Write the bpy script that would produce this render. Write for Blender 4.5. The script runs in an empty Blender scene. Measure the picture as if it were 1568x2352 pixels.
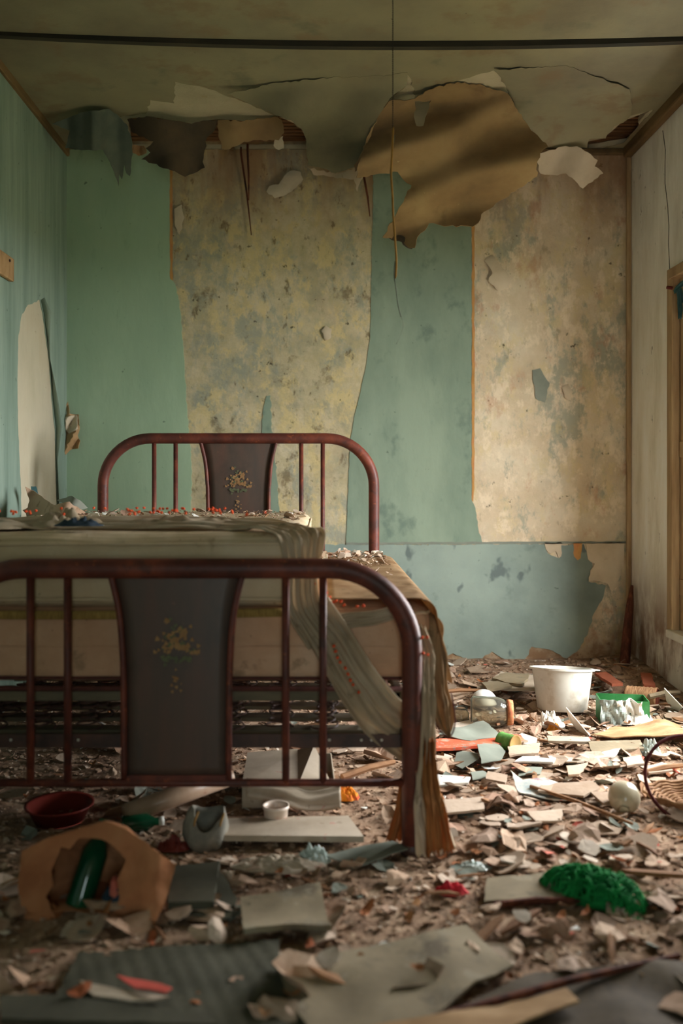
import bpy, bmesh, math, random
from mathutils import Vector, Matrix, noise
from mathutils.geometry import delaunay_2d_cdt

random.seed(7)
S = bpy.context.scene
COL = S.collection
PI = math.pi
V = Vector

# ------------------------------------------------------------------ camera, sky, exposure
FPX, VX, VY, CAMZ = 2089.0, 740.0, 1100.0, 1.09
cam = bpy.data.cameras.new('camera')
cam_o = bpy.data.objects.new('camera', cam)
COL.objects.link(cam_o)
cam_o.location = (0, 0, CAMZ)
cam_o.rotation_euler = (PI / 2, 0, 0)
cam.sensor_width = 36
cam.lens = FPX / 2352 * 36
cam.shift_x = (784 - VX) / 2352
cam.shift_y = (VY - 1176) / 2352
cam.clip_start = 0.05
cam.dof.use_dof = True
cam.dof.focus_distance = 4.1
cam.dof.aperture_fstop = 1.5
S.camera = cam_o

w = bpy.data.worlds.new('overcast_sky')
S.world = w
w.use_nodes = True
bg = w.node_tree.nodes['Background']
bg.inputs[0].default_value = (0.965, 0.985, 1.0, 1)
bg.inputs[1].default_value = 39.0

S.view_settings.view_transform = 'Standard'
S.view_settings.look = 'None'
S.view_settings.gamma = 1
S.view_settings.use_curve_mapping = False
S.view_settings.exposure = 0.0

XL, XR, YB, YF, ZC = -1.492, 1.794, 5.3, -0.9, 3.013
WY0, WY1, WZ0, WZ1 = 3.1, 4.68, 0.306, 2.14     # the window opening in the right wall

def portal(name, loc, rot, sx, sy):
    l = bpy.data.lights.new(name, 'AREA')
    l.shape = 'RECTANGLE'; l.size = sx; l.size_y = sy
    l.cycles.is_portal = True
    o = bpy.data.objects.new(name, l); COL.objects.link(o)
    o.location = loc; o.rotation_euler = rot
portal('window_portal', (XR + 0.36, (WY0 + WY1) / 2, (WZ0 + WZ1) / 2), (0, PI / 2, 0), WZ1 - WZ0, WY1 - WY0)
# added teal fill light behind the camera, shining through the unseen doorway
dl = bpy.data.lights.new('hall_fill', 'AREA')
dl.shape = 'RECTANGLE'; dl.size = 0.9; dl.size_y = 1.9
dl.energy = 38.0; dl.color = (0.80, 0.98, 1.0)
dlo = bpy.data.objects.new('hall_fill', dl); COL.objects.link(dlo)
dlo.location = (0.3, YF - 1.9, 1.1); dlo.rotation_euler = (PI / 2, 0, 0)

# ------------------------------------------------------------------ helpers: projection of measured points
def P(px, py, Y):
    return V(((px - VX) * Y / FPX, Y, CAMZ - (py - VY) * Y / FPX))
def F(px, py, z=0.0):
    return P(px, py, (CAMZ - z) * FPX / (py - VY))
def YC(py):
    return (ZC - CAMZ) * FPX / (VY - py)
def sm(a, b, x):
    t = min(1, max(0, (x - a) / (b - a))); return t * t * (3 - 2 * t)
def hf(x, y):
    "height of the rubble floor"
    h = 0.012 * noise.noise(V((x * 2.1, y * 2.1, 3))) + 0.008 * noise.noise(V((x * 6, y * 6, 9)))
    h += 0.045 * sm(4.55, 5.25, y) + 0.03 * sm(1.45, 1.8, x) * sm(2.6, 4.6, y)
    return h

# ------------------------------------------------------------------ helpers: materials
def lin(h):
    h = h.lstrip('#')
    c = [int(h[i:i + 2], 16) / 255 for i in (0, 2, 4)]
    return tuple(x / 12.92 if x <= 0.04045 else ((x + 0.055) / 1.055) ** 2.4 for x in c) + (1,)

class NT:
    def __init__(s, name, rough=0.8, spec=0.3, metal=0.0):
        s.m = bpy.data.materials.new(name); s.m.use_nodes = True
        s.t = s.m.node_tree; s.b = s.t.nodes['Principled BSDF']
        s.b.inputs['Roughness'].default_value = rough
        s.b.inputs['Specular IOR Level'].default_value = spec
        s.b.inputs['Metallic'].default_value = metal
        s.tc = s.n('ShaderNodeTexCoord').outputs['Object']
    def n(s, k): return s.t.nodes.new(k)
    def l(s, a, b): s.t.links.new(a, b)
    def vec(s, st):
        if st == (1, 1, 1): return s.tc
        m = s.n('ShaderNodeMapping'); m.inputs['Scale'].default_value = st
        s.l(s.tc, m.inputs[0]); return m.outputs[0]
    def noise(s, scale, detail=5, rough=0.6, st=(1, 1, 1), dist=0.0):
        x = s.n('ShaderNodeTexNoise'); x.inputs['Scale'].default_value = scale
        x.inputs['Detail'].default_value = detail; x.inputs['Roughness'].default_value = rough
        x.inputs['Distortion'].default_value = dist
        s.l(s.vec(st), x.inputs['Vector']); return x.outputs['Fac']
    def thr(s, f, lo, hi, a=0.0, b=1.0):
        x = s.n('ShaderNodeMapRange'); x.interpolation_type = 'SMOOTHSTEP'
        for i, q in enumerate((lo, hi, a, b)): x.inputs[i + 1].default_value = q
        s.l(f, x.inputs[0]); return x.outputs[0]
    def ramp(s, f, stops):
        x = s.n('ShaderNodeValToRGB'); e = x.color_ramp.elements
        while len(e) < len(stops): e.new(0.5)
        for q, (p, c) in zip(e, stops): q.position = p; q.color = lin(c)
        s.l(f, x.inputs[0]); return x.outputs[0]
    def mix(s, f, a, b, mode='MIX'):
        x = s.n('ShaderNodeMix'); x.data_type = 'RGBA'; x.blend_type = mode
        for i, q in ((0, f), (6, a), (7, b)):
            if isinstance(q, str): q = lin(q)
            if isinstance(q, (tuple, float, int)): x.inputs[i].default_value = q
            else: s.l(q, x.inputs[i])
        return x.outputs[2]
    def mul(s, a, b):
        x = s.n('ShaderNodeMath'); x.operation = 'MULTIPLY'
        for i, q in enumerate((a, b)):
            if isinstance(q, (float, int)): x.inputs[i].default_value = q
            else: s.l(q, x.inputs[i])
        return x.outputs[0]
    def axis(s, k):
        x = s.n('ShaderNodeSeparateXYZ'); s.l(s.tc, x.inputs[0]); return x.outputs[k]
    def rnd(s): return s.n('ShaderNodeObjectInfo').outputs['Random']
    def bump(s, f, strength, dist=0.01):
        x = s.n('ShaderNodeBump'); x.inputs['Strength'].default_value = strength
        x.inputs['Distance'].default_value = dist
        s.l(f, x.inputs['Height']); s.l(x.outputs[0], s.b.inputs['Normal'])
    def done(s, col):
        if isinstance(col, str): s.b.inputs['Base Color'].default_value = lin(col)
        else: s.l(col, s.b.inputs['Base Color'])
        return s.m

def mottle(name, stops, scale=6, st=(1, 1, 1), layers=(), rough=0.85, spec=0.25, metal=0.0, bump=0.0, bscale=40, rnd=None, rndamt=0.7, detail=5):
    n = NT(name, rough, spec, metal)
    c = n.ramp(n.noise(scale, detail, 0.6, st), [(0.32 + 0.36 * i / max(1, len(stops) - 1), h) for i, h in enumerate(stops)])
    if rnd:
        r = n.ramp(n.rnd(), [(i / max(1, len(rnd) - 1), h) for i, h in enumerate(rnd)])
        c = n.mix(rndamt, c, r)
    for ly in layers:
        hexc, sc, lo, hi, amt = ly[:5]
        lst = ly[5] if len(ly) > 5 else (1, 1, 1)
        f = n.mul(n.thr(n.noise(sc, 5, 0.62, lst), lo, hi), amt)
        c = n.mix(f, c, hexc)
    if bump: n.bump(n.noise(bscale, 6, 0.65, st), bump)
    return n.done(c)

M = {}
# setting
def wall_back_mat():
    n = NT('bare_plaster', 0.92, 0.15)
    c = n.ramp(n.noise(2.6, 8, 0.7), [(0.3, '#8f8c7a'), (0.43, '#b0a789'), (0.52, '#c2b593'), (0.62, '#cfc3a4'), (0.72, '#aaa696')])
    x = n.axis('X')
    right = n.thr(x, 0.45, 0.95)
    c = n.mix(n.mul(right, 0.62), c, n.ramp(n.noise(3.2, 6, 0.6), [(0.35, '#c8b096'), (0.5, '#d6c1a6'), (0.65, '#e0d2bb')]))
    g = n.mul(n.thr(n.noise(5, 8, 0.72, (1, 1, 0.55)), 0.49, 0.59), 0.8)
    c = n.mix(g, c, '#979a8a')
    y = n.mul(n.thr(n.noise(8, 8, 0.72, (1, 1, 0.7)), 0.50, 0.60), n.thr(x, 1.0, 0.3, 0.45, 0.85))
    c = n.mix(y, c, '#d2bf8c')
    cl = n.mul(n.thr(n.noise(13, 7, 0.75), 0.5, 0.58), n.thr(x, 0.7, 0.2, 0.15, 0.6))
    c = n.mix(cl, c, '#b9ac86')
    d = n.mul(n.thr(n.noise(16, 6, 0.7, (1, 1, 0.5)), 0.58, 0.68), n.thr(x, 0.9, 0.3, 0.35, 0.85))
    c = n.mix(d, c, '#6b5e45')
    d2 = n.mul(n.thr(n.noise(4.0, 9, 0.75), 0.57, 0.67), n.thr(x, 0.6, 0.2, 0.1, 0.75))
    c = n.mix(d2, c, '#77684c')
    sp = n.thr(n.noise(19, 4, 0.6), 0.67, 0.71)
    c = n.mix(n.mul(sp, 0.8), c, '#3f3828')
    pk = n.mul(n.thr(n.noise(10, 8, 0.75, (1, 1, 0.6)), 0.5, 0.6), n.thr(x, 0.4, 0.9, 0.2, 0.75))
    c = n.mix(pk, c, '#e3d2b6')
    br = n.mul(n.thr(n.noise(6, 8, 0.7, (1, 1, 0.6)), 0.55, 0.66), n.thr(x, 0.4, 0.9, 0.1, 0.6))
    c = n.mix(br, c, '#b98e70')
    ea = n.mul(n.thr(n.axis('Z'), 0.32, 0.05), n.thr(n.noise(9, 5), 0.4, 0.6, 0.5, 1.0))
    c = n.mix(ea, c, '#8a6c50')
    # rising damp / water staining at the top of the wall
    ws = n.mul(n.thr(n.axis('Z'), 2.35, 2.95), n.thr(n.noise(3, 5, 0.6, (2, 1, 0.3)), 0.35, 0.65, 0.25, 0.85))
    c = n.mix(ws, c, '#96704f')
    n.bump(n.noise(22, 8, 0.7), 0.5, 0.012)
    return n.done(c)
def wallpaper_mat(name, a, b, c2, dark, st=(1, 1, 1), extra=None):
    n = NT(name, 0.85, 0.2)
    c = n.ramp(n.noise(1.6, 7, 0.62, st), [(0.33, a), (0.5, b), (0.66, c2)])
    c = n.mix(n.mul(n.thr(n.noise(7, 6, 0.65, st), 0.58, 0.75), 0.55), c, dark)
    c = n.mix(n.mul(n.thr(n.noise(30, 3, 0.5), 0.70, 0.76), 0.6), c, '#39463d')
    if extra:
        c = n.mix(n.mul(n.thr(n.noise(*extra[1:3], 0.6, (1, 1, 0.8)), extra[3], extra[4]), extra[5]), c, extra[0])
    n.bump(n.noise(5, 6, 0.6, st), 0.25, 0.02)
    return n.done(c)
M['wall_back'] = wall_back_mat()
M['green_a'] = wallpaper_mat('green_wallpaper', '#92aa8f', '#9bb396', '#a5bc9e', '#7f967c', (1.4, 1.4, 0.5))
M['green_b'] = wallpaper_mat('grey_green_wallpaper', '#738575', '#819280', '#8e9e8a', '#66796c', (1.4, 1, 0.6), ('#596b62', 5, 5, 0.57, 0.70, 0.6))
M['dado'] = wallpaper_mat('blue_grey_dado', '#73807a', '#86948a', '#92a094', '#5d6b66', (1, 1, 1), ('#4d5759', 6.5, 3, 0.60, 0.68, 0.7))
M['green_left'] = wallpaper_mat('streaked_green_wallpaper', '#74877a', '#85988a', '#93a496', '#65786c', (6, 6, 0.5))
M['plaster_left'] = mottle('lime_plaster', ['#b9b097', '#c5bba3', '#bfb196'], 4, (1, 1, 0.5), [('#8f7f64', 25, 0.68, 0.74, 0.6)], bump=0.2)
def wall_right_mat():
    n = NT('whitewashed_plaster', 0.85, 0.25)
    c = n.ramp(n.noise(5, 7, 0.65, (1, 1, 0.25)), [(0.33, '#dbd3c0'), (0.48, '#ede7d9'), (0.62, '#f4f1e9')])
    c = n.mix(n.mul(n.thr(n.axis('Z'), 1.75, 2.45), 0.75), c, n.ramp(n.noise(6, 6, 0.6, (1, 1, 0.3)), [(0.36, '#d0ccc4'), (0.6, '#f4f3ef')]))
    st = n.mul(n.thr(n.axis('Z'), 0.75, 0.2), n.thr(n.noise(4, 6, 0.6, (1, 1, 0.5)), 0.38, 0.58, 0.15, 0.95))
    c = n.mix(st, c, '#7d5a41')
    c = n.mix(n.mul(n.thr(n.noise(28, 4, 0.6, (1, 1, 0.35)), 0.67, 0.72), 0.75), c, '#5c4a39')
    n.bump(n.noise(12, 7, 0.65, (1, 1, 0.4)), 0.35, 0.015)
    return n.done(c)
M['wall_right'] = wall_right_mat()
M['ceil_paper'] = mottle('stained_ceiling_paper', ['#79705b', '#878066', '#938a6c'], 1.8, (1, 1, 1), [('#806a50', 3.5, 0.53, 0.66, 0.6), ('#5d5e4e', 2.2, 0.57, 0.72, 0.6), ('#3a3226', 26, 0.73, 0.76, 0.8)], bump=0.12, bscale=60)
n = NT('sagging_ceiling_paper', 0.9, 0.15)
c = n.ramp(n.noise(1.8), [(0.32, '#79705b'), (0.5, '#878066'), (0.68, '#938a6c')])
c = n.mix(n.thr(n.axis('Y'), 4.34, 4.62), c, n.ramp(n.noise(3), [(0.34, '#4f4b3a'), (0.5, '#5b5642'), (0.66, '#666049')]))  # olive paper tone, with the sagging sheet's shade mixed in along Y
n.bump(n.noise(50), 0.15); M['ceil_olive_shade'] = n.done(c)
M['ceil_brown'] = mottle('brown_ceiling_paper', ['#7a6345', '#8b714e', '#998059'], 3.2, (1, 1, 1), [('#665138', 3, 0.54, 0.68, 0.6), ('#bba77c', 30, 0.69, 0.73, 0.5)], bump=0.15, bscale=45)
M['ceil_underside'] = mottle('dark_torn_paper', ['#3c342a', '#483d30', '#524433'], 5, (1, 1, 1), [('#3e372c', 9, 0.55, 0.7, 0.6)], bump=0.2)
M['ceil_grey'] = mottle('grey_green_torn_paper', ['#4c554c', '#596054', '#636657'], 5, (1, 1, 1), [('#3c4038', 14, 0.6, 0.7, 0.7)], bump=0.2)
M['ceil_white'] = mottle('white_skim_plaster', ['#a89d83', '#b5aa8f', '#bcb297'], 4, (1, 1, 1), [('#a2906a', 6, 0.62, 0.7, 0.5)], bump=0.4, bscale=70)
M['chip_white'] = mottle('pinkish_plaster_chip', ['#b8a88e', '#c6b69c', '#cdbda4'], 6, (1, 1, 1), [('#9a7c5c', 7, 0.64, 0.7, 0.6)], bump=0.2)
M['lath'] = mottle('rough_lath', ['#4a3423', '#6a4a30', '#8a5c3b'], 12, (0.3, 4, 4), [], bump=0.3)
M['dark_void'] = mottle('shaded_hollow', ['#231d17', '#2e261e'], 8)  # near-black stands in for the shade of the loft and roll hollow
M['timber'] = mottle('old_brown_timber', ['#5f4c38', '#77603f', '#8a7050'], 9, (1, 0.2, 1), [('#4a3a2a', 6, 0.6, 0.72, 0.6)], bump=0.2)
M['batten'] = mottle('dark_batten', ['#2b2a24', '#37332a', '#423b2f'], 9, (0.3, 2, 2))
M['window_wood'] = mottle('peeling_window_wood', ['#94795a', '#ab8f6b', '#bda37d'], 8, (3, 3, 0.3), [('#7a5c42', 10, 0.6, 0.7, 0.6, (2, 2, 0.2))], bump=0.15)
M['white_paint'] = mottle('chalky_white_paint', ['#ccc6b6', '#e0dccf'], 8, bump=0.1)
M['dirt'] = mottle('dusty_rubble', ['#7a6250', '#977b65', '#aa8d74', '#bba187'], 14, (1, 1, 1), [('#3f3328', 9, 0.56, 0.66, 0.7), ('#c2ae90', 33, 0.6, 0.66, 0.6)], rough=0.95, spec=0.1, bump=0.9, bscale=60)
M['grass'] = mottle('outdoor_ground', ['#4a5138', '#5d6045'], 2)
# bed
M['iron'] = mottle('rusty_red_iron', ['#472822', '#623228', '#80412e'], 9, (1, 1, 1), [('#3b2a26', 14, 0.55, 0.68, 0.65), ('#a35a38', 35, 0.62, 0.7, 0.5)], rough=0.48, spec=0.35, bump=0.12, bscale=90)
M['iron_dark'] = mottle('dark_rusty_iron', ['#3a2b27', '#4c342c', '#5d3d30'], 11, (1, 1, 1), [('#2a2522', 9, 0.55, 0.7, 0.6)], rough=0.5, spec=0.4, bump=0.1)
M['iron_panel'] = mottle('brown_enamel_sheet', ['#4c4039', '#57453b', '#62463b'], 5, (2, 1, 0.5), [('#3d342f', 4, 0.52, 0.68, 0.6), ('#7a5446', 50, 0.66, 0.7, 0.4)], rough=0.45, spec=0.45)
M['decal_orange'] = mottle('faded_orange_decal', ['#936c48', '#a8845a'], 60)
M['decal_green'] = mottle('faded_green_decal', ['#5c6149', '#6f7052'], 60)
def ticking(name, base, stripe, sc):
    n = NT(name, 0.9, 0.15)
    c = n.ramp(n.noise(4, 6, 0.6), [(0.35, base[0]), (0.55, base[1]), (0.68, base[2])])
    wv = n.n('ShaderNodeTexWave'); wv.wave_type = 'BANDS'; wv.bands_direction = 'Y'
    wv.inputs['Scale'].default_value = sc; wv.inputs['Distortion'].default_value = 0.6
    n.l(n.tc, wv.inputs['Vector'])
    c = n.mix(n.mul(n.thr(wv.outputs['Fac'], 0.78, 0.95), 0.3), c, stripe)
    c = n.mix(n.mul(n.thr(n.noise(9, 6, 0.65), 0.57, 0.7), 0.55), c, '#7d664c')
    c = n.mix(n.mul(n.thr(n.noise(38, 3), 0.68, 0.73), 0.7), c, '#5d4a38')
    n.bump(n.noise(11, 5, 0.6, (1, 1, 2)), 0.3, 0.02)
    return n.done(c)
M['mattress'] = ticking('stained_mattress_ticking', ['#c2aa88', '#cfb999', '#d8c6a9'], '#8d7858', 14)
M['mattress_low'] = ticking('tan_mattress_ticking', ['#c39877', '#d0a686', '#d9b496'], '#8a6a50', 14)
M['yellow_band'] = mottle('ochre_braid', ['#7f6436', '#94773f', '#a5864b'], 30, (6, 1, 1))
M['red_piping'] = mottle('dark_red_piping', ['#4f2f2a', '#683a31'], 30)
M['side_wood'] = mottle('grey_base_rail', ['#5d5647', '#6c6350', '#786c56'], 12, (0.4, 2, 2))
def sheer(name, cols, alpha=1.0):
    n = NT(name, 0.85, 0.15)
    c = n.ramp(n.noise(7, 6, 0.6, (1, 1, 0.6)), [(0.35, cols[0]), (0.52, cols[1]), (0.66, cols[2])])
    c = n.mix(n.mul(n.thr(n.noise(16, 4), 0.6, 0.7), 0.5), c, '#6c5b45')
    n.b.inputs['Subsurface Weight'].default_value = 0
    tr = n.n('ShaderNodeBsdfTranslucent'); n.l(c, tr.inputs[0])
    mx = n.n('ShaderNodeMixShader'); mx.inputs[0].default_value = 0.35
    n.l(n.b.outputs[0], mx.inputs[1]); n.l(tr.outputs[0], mx.inputs[2])
    n.l(mx.outputs[0], n.t.nodes['Material Output'].inputs[0])
    return n.done(c)
M['sheer'] = sheer('dusty_sheer_curtain', ['#bba78a', '#cab79b', '#d5c6ad'])
M['sheet_tan'] = sheer('tan_bed_sheet', ['#94714f', '#a98a66', '#b99c78'])
M['orange_cloth'] = sheer('orange_cloth_lining', ['#8f5a34', '#a86b3e', '#b8824e'])
M['pompom'] = mottle('orange_pompom', ['#c8401f', '#e0552b', '#ea6c3a'], 60)
M['blue_cloth'] = mottle('dark_blue_cloth', ['#26313a', '#2e3c48', '#3a4652'], 18)
# debris
M['flake'] = mottle('plaster_flake', ['#b3a08c', '#c6b5a1', '#d3c5b3'], 14, (1, 1, 1), [('#8c745f', 24, 0.58, 0.7, 0.5)], bump=0.3, rnd=['#86694f', '#b79c84', '#d6c9b8', '#a3836a', '#c4ae98', '#97775e'], rndamt=0.7)
M['paper'] = mottle('stained_paper', ['#a08671', '#b79d86', '#c9b29b'], 9, (1, 1, 1), [('#7b5e45', 13, 0.57, 0.68, 0.6)], rnd=['#866249', '#b08d71', '#c2a88f', '#97705a', '#ccb9a5', '#785643'], rndamt=0.75)
M['leaf'] = mottle('dry_leaf', ['#7a4a2c', '#955c36', '#a8744a'], 18, rnd=['#6a3d27', '#a5643a', '#8c5632', '#b58a5c', '#9c4f30'], rndamt=0.6)
M['scrap_green'] = mottle('grey_green_wallpaper_scrap', ['#70756a', '#808578', '#8f9284'], 10, rnd=['#636a60', '#8c9184', '#767b70', '#9fa092'], rndamt=0.5)
M['splinter'] = mottle('wood_splinter', ['#6b4a34', '#8a6344', '#a67d58'], 10, (0.3, 3, 3), rnd=['#5a3b2a', '#a87e58', '#7c563c'], rndamt=0.5, bump=0.2)
M['scrap_red'] = mottle('faded_red_scrap', ['#a5483c', '#bf5a4a', '#cf7a66'], 12, rnd=['#c43c34', '#d9806c', '#9c3f34', '#e09a84'], rndamt=0.6)
M['white_scrap'] = mottle('white_plastic_scrap', ['#d9d4c7', '#e8e5dc'], 10, rough=0.45, spec=0.5, rnd=['#f0ede6', '#cfc9ba', '#dfe6e2'], rndamt=0.5)
def crumb_mat():
    n = NT('crumbled_rubble', 0.95, 0.12)
    v = n.n('ShaderNodeTexVoronoi'); v.inputs['Scale'].default_value = 45; n.l(n.tc, v.inputs['Vector'])
    s = n.n('ShaderNodeSeparateColor'); n.l(v.outputs['Color'], s.inputs[0])
    c = n.ramp(s.outputs[0], [(0, '#7d634f'), (0.3, '#967860'), (0.6, '#a98b72'), (0.9, '#bba38b'), (1, '#cdbfae')])
    return n.done(c)
M['crumb'] = crumb_mat()
M['tub'] = mottle('milky_white_plastic', ['#bfbcb0', '#cbc9be', '#d4d2c8'], 7, (1, 1, 1), [('#9c8a70', 5, 0.52, 0.68, 0.6), ('#a59a86', 18, 0.56, 0.66, 0.4)], rough=0.4, spec=0.5)
def glass(name, col, rough=0.05, trans=1.0):
    n = NT(name, rough, 0.5)
    n.b.inputs['Transmission Weight'].default_value = trans
    n.b.inputs['IOR'].default_value = 1.3
    n.b.inputs['Base Color'].default_value = lin(col)
    return n.m
M['glass'] = glass('dusty_glass', '#d8d6c8', 0.06, 0.93)
M['frost'] = mottle('frosted_glass', ['#b7ab90', '#c4b99e', '#cabfa6'], 8, rough=0.22, spec=0.6)
M['globe_white'] = mottle('white_globe', ['#e6e4dc', '#f0eee8'], 8, rough=0.3, spec=0.5)
M['green_glass'] = mottle('dark_green_glass', ['#0f3d29', '#14502f'], 8, rough=0.12, spec=0.7)
M['gold_rim'] = mottle('rusty_jar_ring', ['#9a5a40', '#b8744e', '#c9a06c'], 40)
M['wicker'] = mottle('brown_wicker', ['#7a543a', '#96704e', '#b28c66'], 40, (1, 1, 6), bump=0.5)
M['terracotta'] = mottle('red_brown_clay', ['#7a3f2e', '#8f4a36'], 15)
M['green_card'] = mottle('green_printed_carton', ['#2a6636', '#357a41', '#4c8f58'], 9, rough=0.5)
M['grey_wrap'] = mottle('grey_plastic_wrap', ['#6f7a74', '#97a29a', '#c3cac2'], 12, rough=0.35, spec=0.5)
M['cardboard'] = mottle('brown_cardboard', ['#96744f', '#ab8860', '#bc9b74'], 7, (1, 3, 1), [('#7c5c40', 9, 0.57, 0.7, 0.5)], bump=0.1)
M['card_grey'] = mottle('grey_corrugated_card', ['#403e31', '#4a483a', '#545141'], 6, (1, 1, 1), [('#4d493d', 7, 0.56, 0.7, 0.6)], bump=0.2)
M['card_pale'] = mottle('pale_stained_card', ['#786b55', '#897b62', '#978970'], 5, (1, 1, 1), [('#544a3c', 8, 0.52, 0.66, 0.75), ('#9d937d', 16, 0.58, 0.66, 0.5)], bump=0.15)
M['card_brown'] = mottle('dull_brown_card', ['#4c4234', '#5a4e3e', '#685b49'], 5, (1, 1, 1), [('#3a3128', 8, 0.52, 0.66, 0.7)], bump=0.2)
M['board_orange'] = mottle('orange_printed_board', ['#d5583a', '#e0694a', '#e88a68'], 8, (1, 2, 1), [('#8a8f82', 40, 0.56, 0.62, 0.8), ('#b7a58c', 18, 0.56, 0.66, 0.6)])
M['bag'] = mottle('brown_paper_bag', ['#a26a47', '#b37952', '#c28a62'], 6, (1, 1, 1), [('#6f482e', 8, 0.56, 0.7, 0.5)], bump=0.25, bscale=18)
M['carton'] = mottle('white_carton', ['#a3937d', '#b3a38e', '#c0b19d'], 6, (1, 1, 1), [('#8b7a64', 22, 0.64, 0.7, 0.6), ('#b97a6c', 13, 0.66, 0.70, 0.6)])
M['cup'] = mottle('cream_enamel', ['#d8c3b0', '#e4d4c4'], 9, (1, 1, 1), [('#c07a66', 7, 0.52, 0.66, 0.7)], rough=0.3, spec=0.5)
M['felt'] = mottle('grey_felt', ['#6d6a60', '#837e72', '#96907f'], 14, (1, 1, 1), [('#4c4a44', 10, 0.56, 0.7, 0.6)], bump=0.3)
M['straw'] = mottle('straw_strap', ['#8a6a3e', '#a98450'], 30)
M['roll'] = mottle('rolled_lino', ['#a88a70', '#bc9e84', '#c8ac94'], 9, (1, 1, 1), [('#96553f', 15, 0.58, 0.66, 0.6)], rough=0.35, spec=0.5)
M['red_plastic'] = mottle('dark_red_plastic', ['#6e2a22', '#7d3128'], 9, rough=0.4)
M['red_cloth'] = mottle('bright_red_cloth', ['#b32430', '#cc2f3a', '#d94b50'], 30)
M['yarn'] = mottle('green_yarn', ['#0c5a2a', '#127a38', '#1f9447'], 25, rnd=['#127a38', '#127a38'], rndamt=0.01)
M['magazine'] = mottle('coloured_magazine', ['#9fb0b4', '#c9cbc2', '#d8cdb8'], 20, (1, 1, 1), [('#c0594a', 25, 0.58, 0.64, 0.7), ('#5d6f96', 22, 0.6, 0.66, 0.6)], rough=0.4)
M['twine_orange'] = mottle('orange_twine', ['#d9761c', '#e8922c', '#c9402c'], 40)
M['handle_red'] = mottle('dark_red_cane', ['#4d211f', '#652b27'], 30)
M['cord'] = mottle('black_chain', ['#231f1a', '#2e2822'], 30, rough=0.4, metal=0.6)
M['tape'] = mottle('ochre_tape', ['#8a6428', '#a5793a'], 30)
M['strand'] = mottle('grey_strand', ['#5f665a', '#7b8272'], 30)
M['teal_rag'] = mottle('teal_curtain_rag', ['#2f4e50', '#3d6060', '#4d7472'], 12)
M['stick'] = mottle('dark_red_stick', ['#3a2018', '#5a3022', '#7a4630'], 12, (3, 3, 0.4), [('#1e1512', 7, 0.55, 0.65, 0.7)])
M['brick'] = mottle('brick_red_piece', ['#96533c', '#ab6247'], 12)
M['lid_tan'] = mottle('ochre_tin_end', ['#9a7c48', '#ad8c56'], 14)
M['label_green'] = mottle('green_tin_label', ['#4f8a3c', '#7aa65a'], 40)
M['plastic_clear'] = mottle('cloudy_plastic', ['#9fb0aa', '#b9c4bc', '#c9cfc4'], 9, rough=0.2, spec=0.6)
M['amber'] = mottle('amber_plastic', ['#c07a1c', '#d8922c'], 9, rough=0.25, spec=0.6)
M['ochre_edge'] = mottle('ochre_paper_edge', ['#b07f45', '#bf8f55', '#b8734c'], 20, (1, 1, 0.4))

# ------------------------------------------------------------------ helpers: objects and shapes
def mesh(name, vs, fs, smooth=False, mats=(), mi=None):
    me = bpy.data.meshes.new(name)
    me.from_pydata([tuple(v) for v in vs], [], [tuple(f) for f in fs])
    for m in mats: me.materials.append(m)
    if mi: me.polygons.foreach_set('material_index', mi)
    if smooth: me.polygons.foreach_set('use_smooth', [True] * len(me.polygons))
    me.update(); return me
def obj(name, me, m=None, parent=None, loc=None, rot=None):
    if isinstance(me, tuple): me = mesh(name, *me)
    if m is not None: me.materials.clear(); me.materials.append(m)
    o = bpy.data.objects.new(name, me); COL.objects.link(o)
    if parent: o.parent = parent
    if loc is not None: o.location = loc
    if rot is not None: o.rotation_euler = rot
    return o
def tag(o, label, cat, group=None, kind=None):
    o['label'] = label; o['category'] = cat
    if group: o['group'] = group
    if kind: o['kind'] = kind
    return o
def struct(o): o['kind'] = 'structure'; return o
def thing(name, label, cat, loc=(0, 0, 0), rot=(0, 0, 0), group=None):
    o = bpy.data.objects.new(name, None); COL.objects.link(o)
    o.empty_display_size = 0.05
    o.location = loc; o.rotation_euler = rot
    return tag(o, label, cat, group)
def solid(o, t, off=0.0):
    m = o.modifiers.new('thickness', 'SOLIDIFY'); m.thickness = t; m.offset = off; return o

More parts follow.
